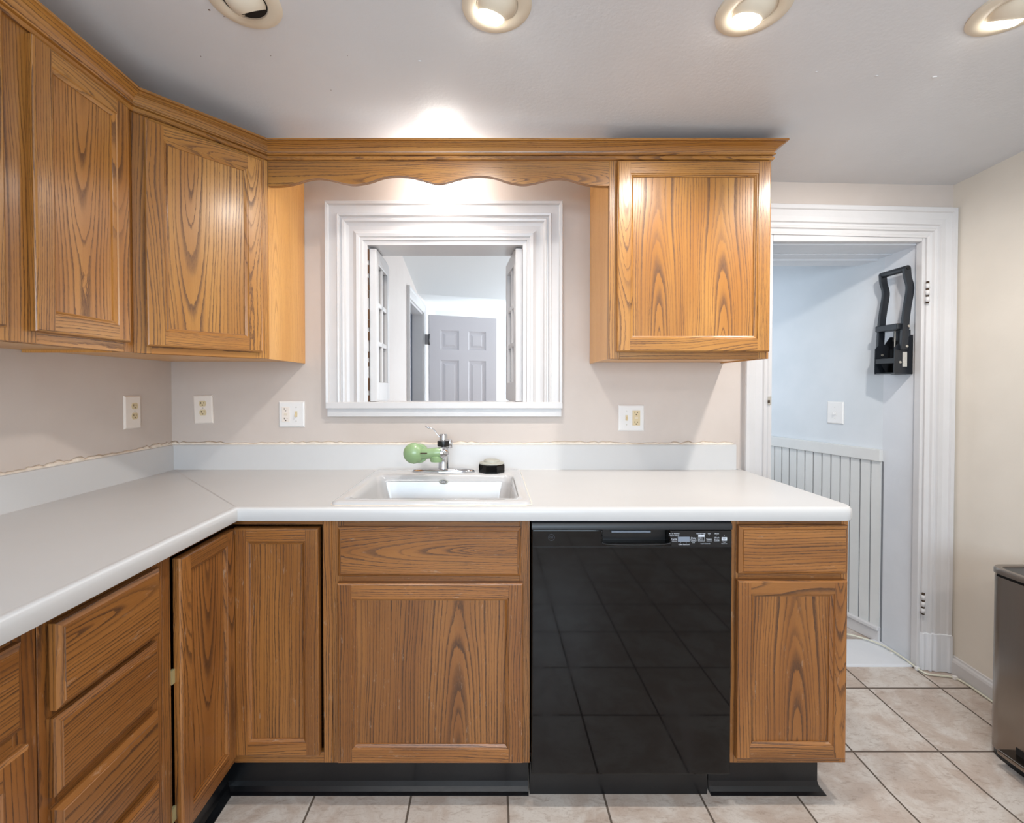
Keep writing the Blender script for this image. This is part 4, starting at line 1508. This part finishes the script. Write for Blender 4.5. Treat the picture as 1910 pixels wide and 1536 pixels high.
# =================================================================== CEILING SPOTLIGHTS
def eyeball(label, x, y, tilt, head, lit, energy=0.0):
    z = ceil_z(x, y)
    c = thing('recessed_spotlight', label, 'ceiling light', (x, y, z), 0, 'recessed eyeball spotlights across the ceiling')
    b = MB()
    b.lathe([(0.088, 0.004), (0.088, -0.004), (0.084, -0.007), (0.064, -0.009), (0.054, -0.006), (0.050, 0.002)], (0, 0, 0), None, 56, cap0=False, cap1=False)
    b.build('trim_ring', M['cream'], c, autosmooth=40)
    b = MB()
    b.lathe([(0.052, -0.0035), (0.0, -0.0035)], (0, 0, 0), None, 40, cap0=False, cap1=False)
    b.build('can_disc', M['cream'] if lit else M['dark'], c)  # flat disc; dark colour on the unlit lamp stands for the shaded opening
    rot = Matrix.Rotation(head, 3, 'Z') @ Matrix.Rotation(tilt, 3, 'X')
    rr_ = 0.0575
    prof = []
    for k in range(15):
        t = R(60) + (R(143) - R(60)) * k / 14
        prof.append((rr_ * math.sin(t), rr_ * math.cos(t)))
    prof2 = [(r_ - 0.003, z_ + 0.001) for r_, z_ in prof[::-1]]
    b = MB()
    b.lathe(prof + prof2, (0, 0, 0.027), rot, 48, cap0=False, cap1=False)
    ey = b.build('eyeball_shell', M['cream'], c, autosmooth=40)
    b = MB()
    b.lathe([(0.054, 0.0), (0.0, 0.001)], (0, 0, 0.027), rot, 32, cap0=False, cap1=False)
    b.build('socket_cup', M['dark'] if not lit else M['cream'], ey)  # coloured dark on the unlit lamp to give its shaded slit
    b = MB()
    b.lathe([(0.018, -0.002), (0.028, -0.024), (0.034, -0.040), (0.033, -0.050), (0.025, -0.058), (0.012, -0.062), (0.0, -0.063)], (0, 0, 0.027), rot, 32, cap1=False)
    if lit:
        b.build('bulb', M['bulb'], ey)
    if energy:
        l = bpy.data.lights.new('spotlight_beam', 'SPOT')
        l.energy = energy
        l.spot_size = R(125)
        l.spot_blend = 0.9
        l.shadow_soft_size = 0.035
        l.color = (1.0, 0.95, 0.89)
        o = bpy.data.objects.new('spotlight_beam', l)
        COL.objects.link(o)
        d = rot @ Vector((0, 0, -1))
        o.location = Vector((x, y, z + 0.027)) + d * 0.075
        o.rotation_euler = d.to_track_quat('-Z', 'Y').to_euler()
    return c


eyeball('leftmost cream eyeball spotlight, switched off and turned to the wall', -0.625, 1.167, R(40), R(-16), False)
eyeball('lit cream eyeball spotlight above the pass-through', 0.013, 1.165, R(28), R(38), True, 22)
eyeball('lit cream eyeball spotlight above the right wall cabinet', 0.660, 1.160, R(22), R(30), True, 22)
eyeball('rightmost lit eyeball spotlight, at the top right corner of the photo', 1.300, 1.145, R(34), R(-8), True, 36)
# unseen second row of ceiling beams, added behind the camera to light the room
for x in (-0.62, 0.02, 0.66, 1.30):
    l = bpy.data.lights.new('rear_fill_beam', 'SPOT')
    l.energy = 17
    l.spot_size = R(140)
    l.spot_blend = 0.9
    l.shadow_soft_size = 0.06
    l.color = (1.0, 0.95, 0.90)
    o = bpy.data.objects.new('rear_fill_beam', l)
    COL.objects.link(o)
    o.location = (x, -0.75, ceil_z(x, -0.75) - 0.06)
    o.rotation_euler = (R(12), 0, 0)

# dome lamp behind the valance
lx, ly = -0.205, 1.835
c = thing('dome_light', 'lit white dome lamp hidden behind the scalloped valance', 'ceiling light', (lx, ly, ceil_z(lx, ly)))
b = MB()
b.lathe([(0.062, 0.003), (0.062, -0.046), (0.058, -0.050)], (0, 0, 0), None, 40, cap1=True)
b.build('lamp_base', M['plate'], c, autosmooth=40)
b = MB()
b.lathe([(0.052, -0.050), (0.070, -0.064), (0.080, -0.084), (0.072, -0.109), (0.050, -0.125), (0.020, -0.133), (0, -0.134)], (0, 0, 0), None, 40, cap1=False)
b.build('glass_dome', M['dome'], c)

# ceiling blemishes (small drips and flecks in the paint)
random.seed(11)
b = MB()
for x, y, s in ((0.964, 1.365, 2.2), (1.152, 1.376, 2.8), (1.325, 1.376, 4.0), (-0.211, 1.355, 3.0), (1.38, 1.41, 1.4), (0.72, 1.40, 1.2)):
    b.sphere((x, y, ceil_z(x, y)), 0.0013 * s, 10, sc=(1.5, 1, 0.5), m=6)
struct(b.build('trim_paint_drip', M['ceiling']), 'small paint drips on the ceiling', 'blemish')
b = MB()
for x, y, s in ((-0.733, 1.197, 2.4), (-0.706, 1.216, 1.2), (-0.855, 1.353, 1.3), (-0.646, 1.346, 1.3), (-0.518, 1.483, 1.3), (-0.42, 1.34, 1.1)):
    b.sphere((x, y, ceil_z(x, y)), 0.0010 * s, 8, sc=(1.4, 1, 0.3), m=6)
struct(b.build('trim_fleck', M['stain']), 'dark flecks on the ceiling paint', 'blemish')

# =================================================================== CAN CRUSHER
wxp = dx_wall = 1.887
c = thing('can_crusher', 'black wall-mounted can crusher on the white door jamb', 'can crusher', (wxp, 2.042, 1.341))
# local: +y away from camera along the jamb, -x out from the jamb
b = MB()
b.box(-0.004, 0.0, 0.0, 0.108, -0.002, 0.155)
b.box(-0.004, 0.0, 0.012, 0.096, 0.155, 0.20)
b.build('mounting_plate', M['blackmetal'], c, bevel=0.001)


def plate_poly(y0, y1):
    pts_ = [(-0.0, 0.0), (-0.082, 0.0), (-0.084, 0.012), (-0.082, 0.118), (-0.068, 0.135), (-0.036, 0.140), (-0.012, 0.175), (-0.0, 0.175)]
    b = MB()
    b.loft([[(x, y0, z) for x, z in pts_], [(x, y1, z) for x, z in pts_]], True, True, True, 0, False)
    return b


plate_poly(0.0, 0.003).build('side_plate', M['blackmetal'], c)
plate_poly(0.103, 0.106).build('side_plate', M['blackmetal'], c)
bx('floor_plate', M['blackmetal'], c, -0.080, -0.002, 0.003, 0.103, 0.0, 0.006)
bx('lower_band', M['black'], c, -0.082, -0.070, 0.003, 0.103, 0.048, 0.072, 0.002)
b = MB()
b.box(-0.078, -0.02, -0.006, 0.112, 0.198, 0.226)
b.build('ram', M['blackmetal'], c, bevel=0.004)
b = MB()
b.cyl((-0.072, 0.012, 0.06), (-0.070, 0.012, 0.205), 0.0022, 10)
b.build('guide_rod', M['screw'], c)
# handle: two bowed arms + grip
arm = cat([(-0.040, 0.468), (-0.036, 0.43), (-0.026, 0.395), (-0.026, 0.36), (-0.038, 0.28), (-0.045, 0.20), (-0.048, 0.13), (-0.050, 0.108)], 4)
for y0 in (-0.016, 0.108):
    b = MB()
    L = []
    for x, z in arm:
        L.append([(x - 0.017, y0, z), (x + 0.013, y0, z), (x + 0.013, y0 + 0.003, z), (x + 0.001, y0 + 0.003, z), (x + 0.001, y0 + 0.013, z), (x - 0.017, y0 + 0.013, z)])
    b.loft(L, True, True, True, 0, False)
    b.build('handle_arm', M['blackmetal'], c, bevel=0.0015)
b = MB()
b.cyl((-0.042, -0.017, 0.468), (-0.042, 0.122, 0.468), 0.0135, 24)
b.build('grip', M['blackmetal'], c, bevel=0.001)
b = MB()
b.cyl((-0.042, -0.0175, 0.468), (-0.042, -0.019, 0.468), 0.0075, 20)
b.build('grip_end', M['dark'], c)
for x, y, z in ((-0.036, -0.016, 0.212), (-0.043, -0.016, 0.122), (-0.058, 0.0, 0.052), (-0.05, 0.103, 0.09)):
    b = MB()
    b.cyl((x, y + (0.0 if y < 0.05 else 0.0), z), (x, y - 0.004, z), 0.0055, 16)
    b.build('screw', M['screw'], c, bevel=0.001)
b = MB()
b.box(-0.046, -0.026, -0.0005, 0.0002, 0.032, 0.098)
b.build('paper_label', M['label'], c)

# =================================================================== TRASH CAN
tx0, tx1, ty0, ty1 = 1.737, 1.990, 1.18, 1.588
c = thing('trash_can', 'tall stainless steel step trash can against the right wall', 'trash can', (0, 0, 0.004))
b = MB()
b.loft([rrect(tx0 + .004, tx1 - .004, ty0 + .004, ty1 - .004, 0.045, 0.0), rrect(tx0 + .002, tx1 - .002, ty0 + .002, ty1 - .002, 0.045, 0.035)], True, True, True)
b.build('base_ring', M['black'], c, autosmooth=40)
b = MB()
b.loft([rrect(tx0, tx1, ty0, ty1, 0.045, 0.030, 8), rrect(tx0, tx1, ty0, ty1, 0.045, 0.628, 8)], True, True, True)
b.build('can_body', M['steel'], c, autosmooth=40)
b = MB()
b.loft([rrect(tx0 + .004, tx1 - .004, ty0 + .004, ty1 - .004, 0.043, 0.626, 8), rrect(tx0 + .004, tx1 - .004, ty0 + .004, ty1 - .004, 0.043, 0.638, 8)], True, True, True)
b.build('lid_gap', M['dark'], c)
b = MB()
b.loft([rrect(tx0 - .002, tx1 + .002, ty0 - .002, ty1 + .002, 0.045, 0.637, 8), rrect(tx0 - .002, tx1 + .002, ty0 - .002, ty1 + .002, 0.045, 0.652, 8), rrect(tx0 + .001, tx1 - .001, ty0 + .001, ty1 - .001, 0.043, 0.656, 8),
        rrect(tx0 + .016, tx1 - .016, ty0 + .016, ty1 - .016, 0.034, 0.656, 8), rrect(tx0 + .018, tx1 - .018, ty0 + .018, ty1 - .018, 0.034, 0.650, 8)], True, True, False)
b.build('lid_rim', M['steel_dark'], c, autosmooth=40)
b = MB()
b.loft([rrect(tx0 + .016, tx1 - .016, ty0 + .016, ty1 - .016, 0.034, 0.640, 8), rrect(tx0 + .017, tx1 - .017, ty0 + .017, ty1 - .017, 0.034, 0.652, 8)], True, True, True)
b.build('lid', M['blackmetal'], c, autosmooth=40)
b = MB()
b.box(tx0 - 0.040, tx0 + 0.01, 1.23, 1.512, 0.046, 0.062)
b.build('pedal', M['steel'], c, bevel=0.004)
bx('pedal_slot', M['dark'], c, tx0 - 0.001, tx0 + 0.01, 1.25, 1.49, 0.062, 0.085)

# =================================================================== CABLE
cab = [(1.55, 2.33), (1.70, 2.26), (1.79, 2.215), (1.848, 2.14), (1.858, 2.04), (1.874, 1.957), (1.925, 1.938), (1.972, 1.925), (1.988, 1.88), (1.989, 1.75), (1.9895, 1.5), (1.9895, 1.1)]
b = MB()
b.tube(cat([(x, y, floor_z(y) + 0.006 + (0.013 if y > 1.995 and x < 1.87 else 0)) for x, y in cab], 5), 0.0042, 8)
o = b.build('floor_cable', M['cable'], None)
tag(o, 'ivory cable running from the hall along the right baseboard', 'cable')
for x, y in ((1.853, 2.09), (1.868, 1.98), (1.975, 1.922)):
    k = MB()
    k.box(x - 0.008, x + 0.008, y - 0.006, y + 0.006, floor_z(y) + 0.0, floor_z(y) + 0.015)
    k.build('cable_clip', M['plate'], o, bevel=0.002)
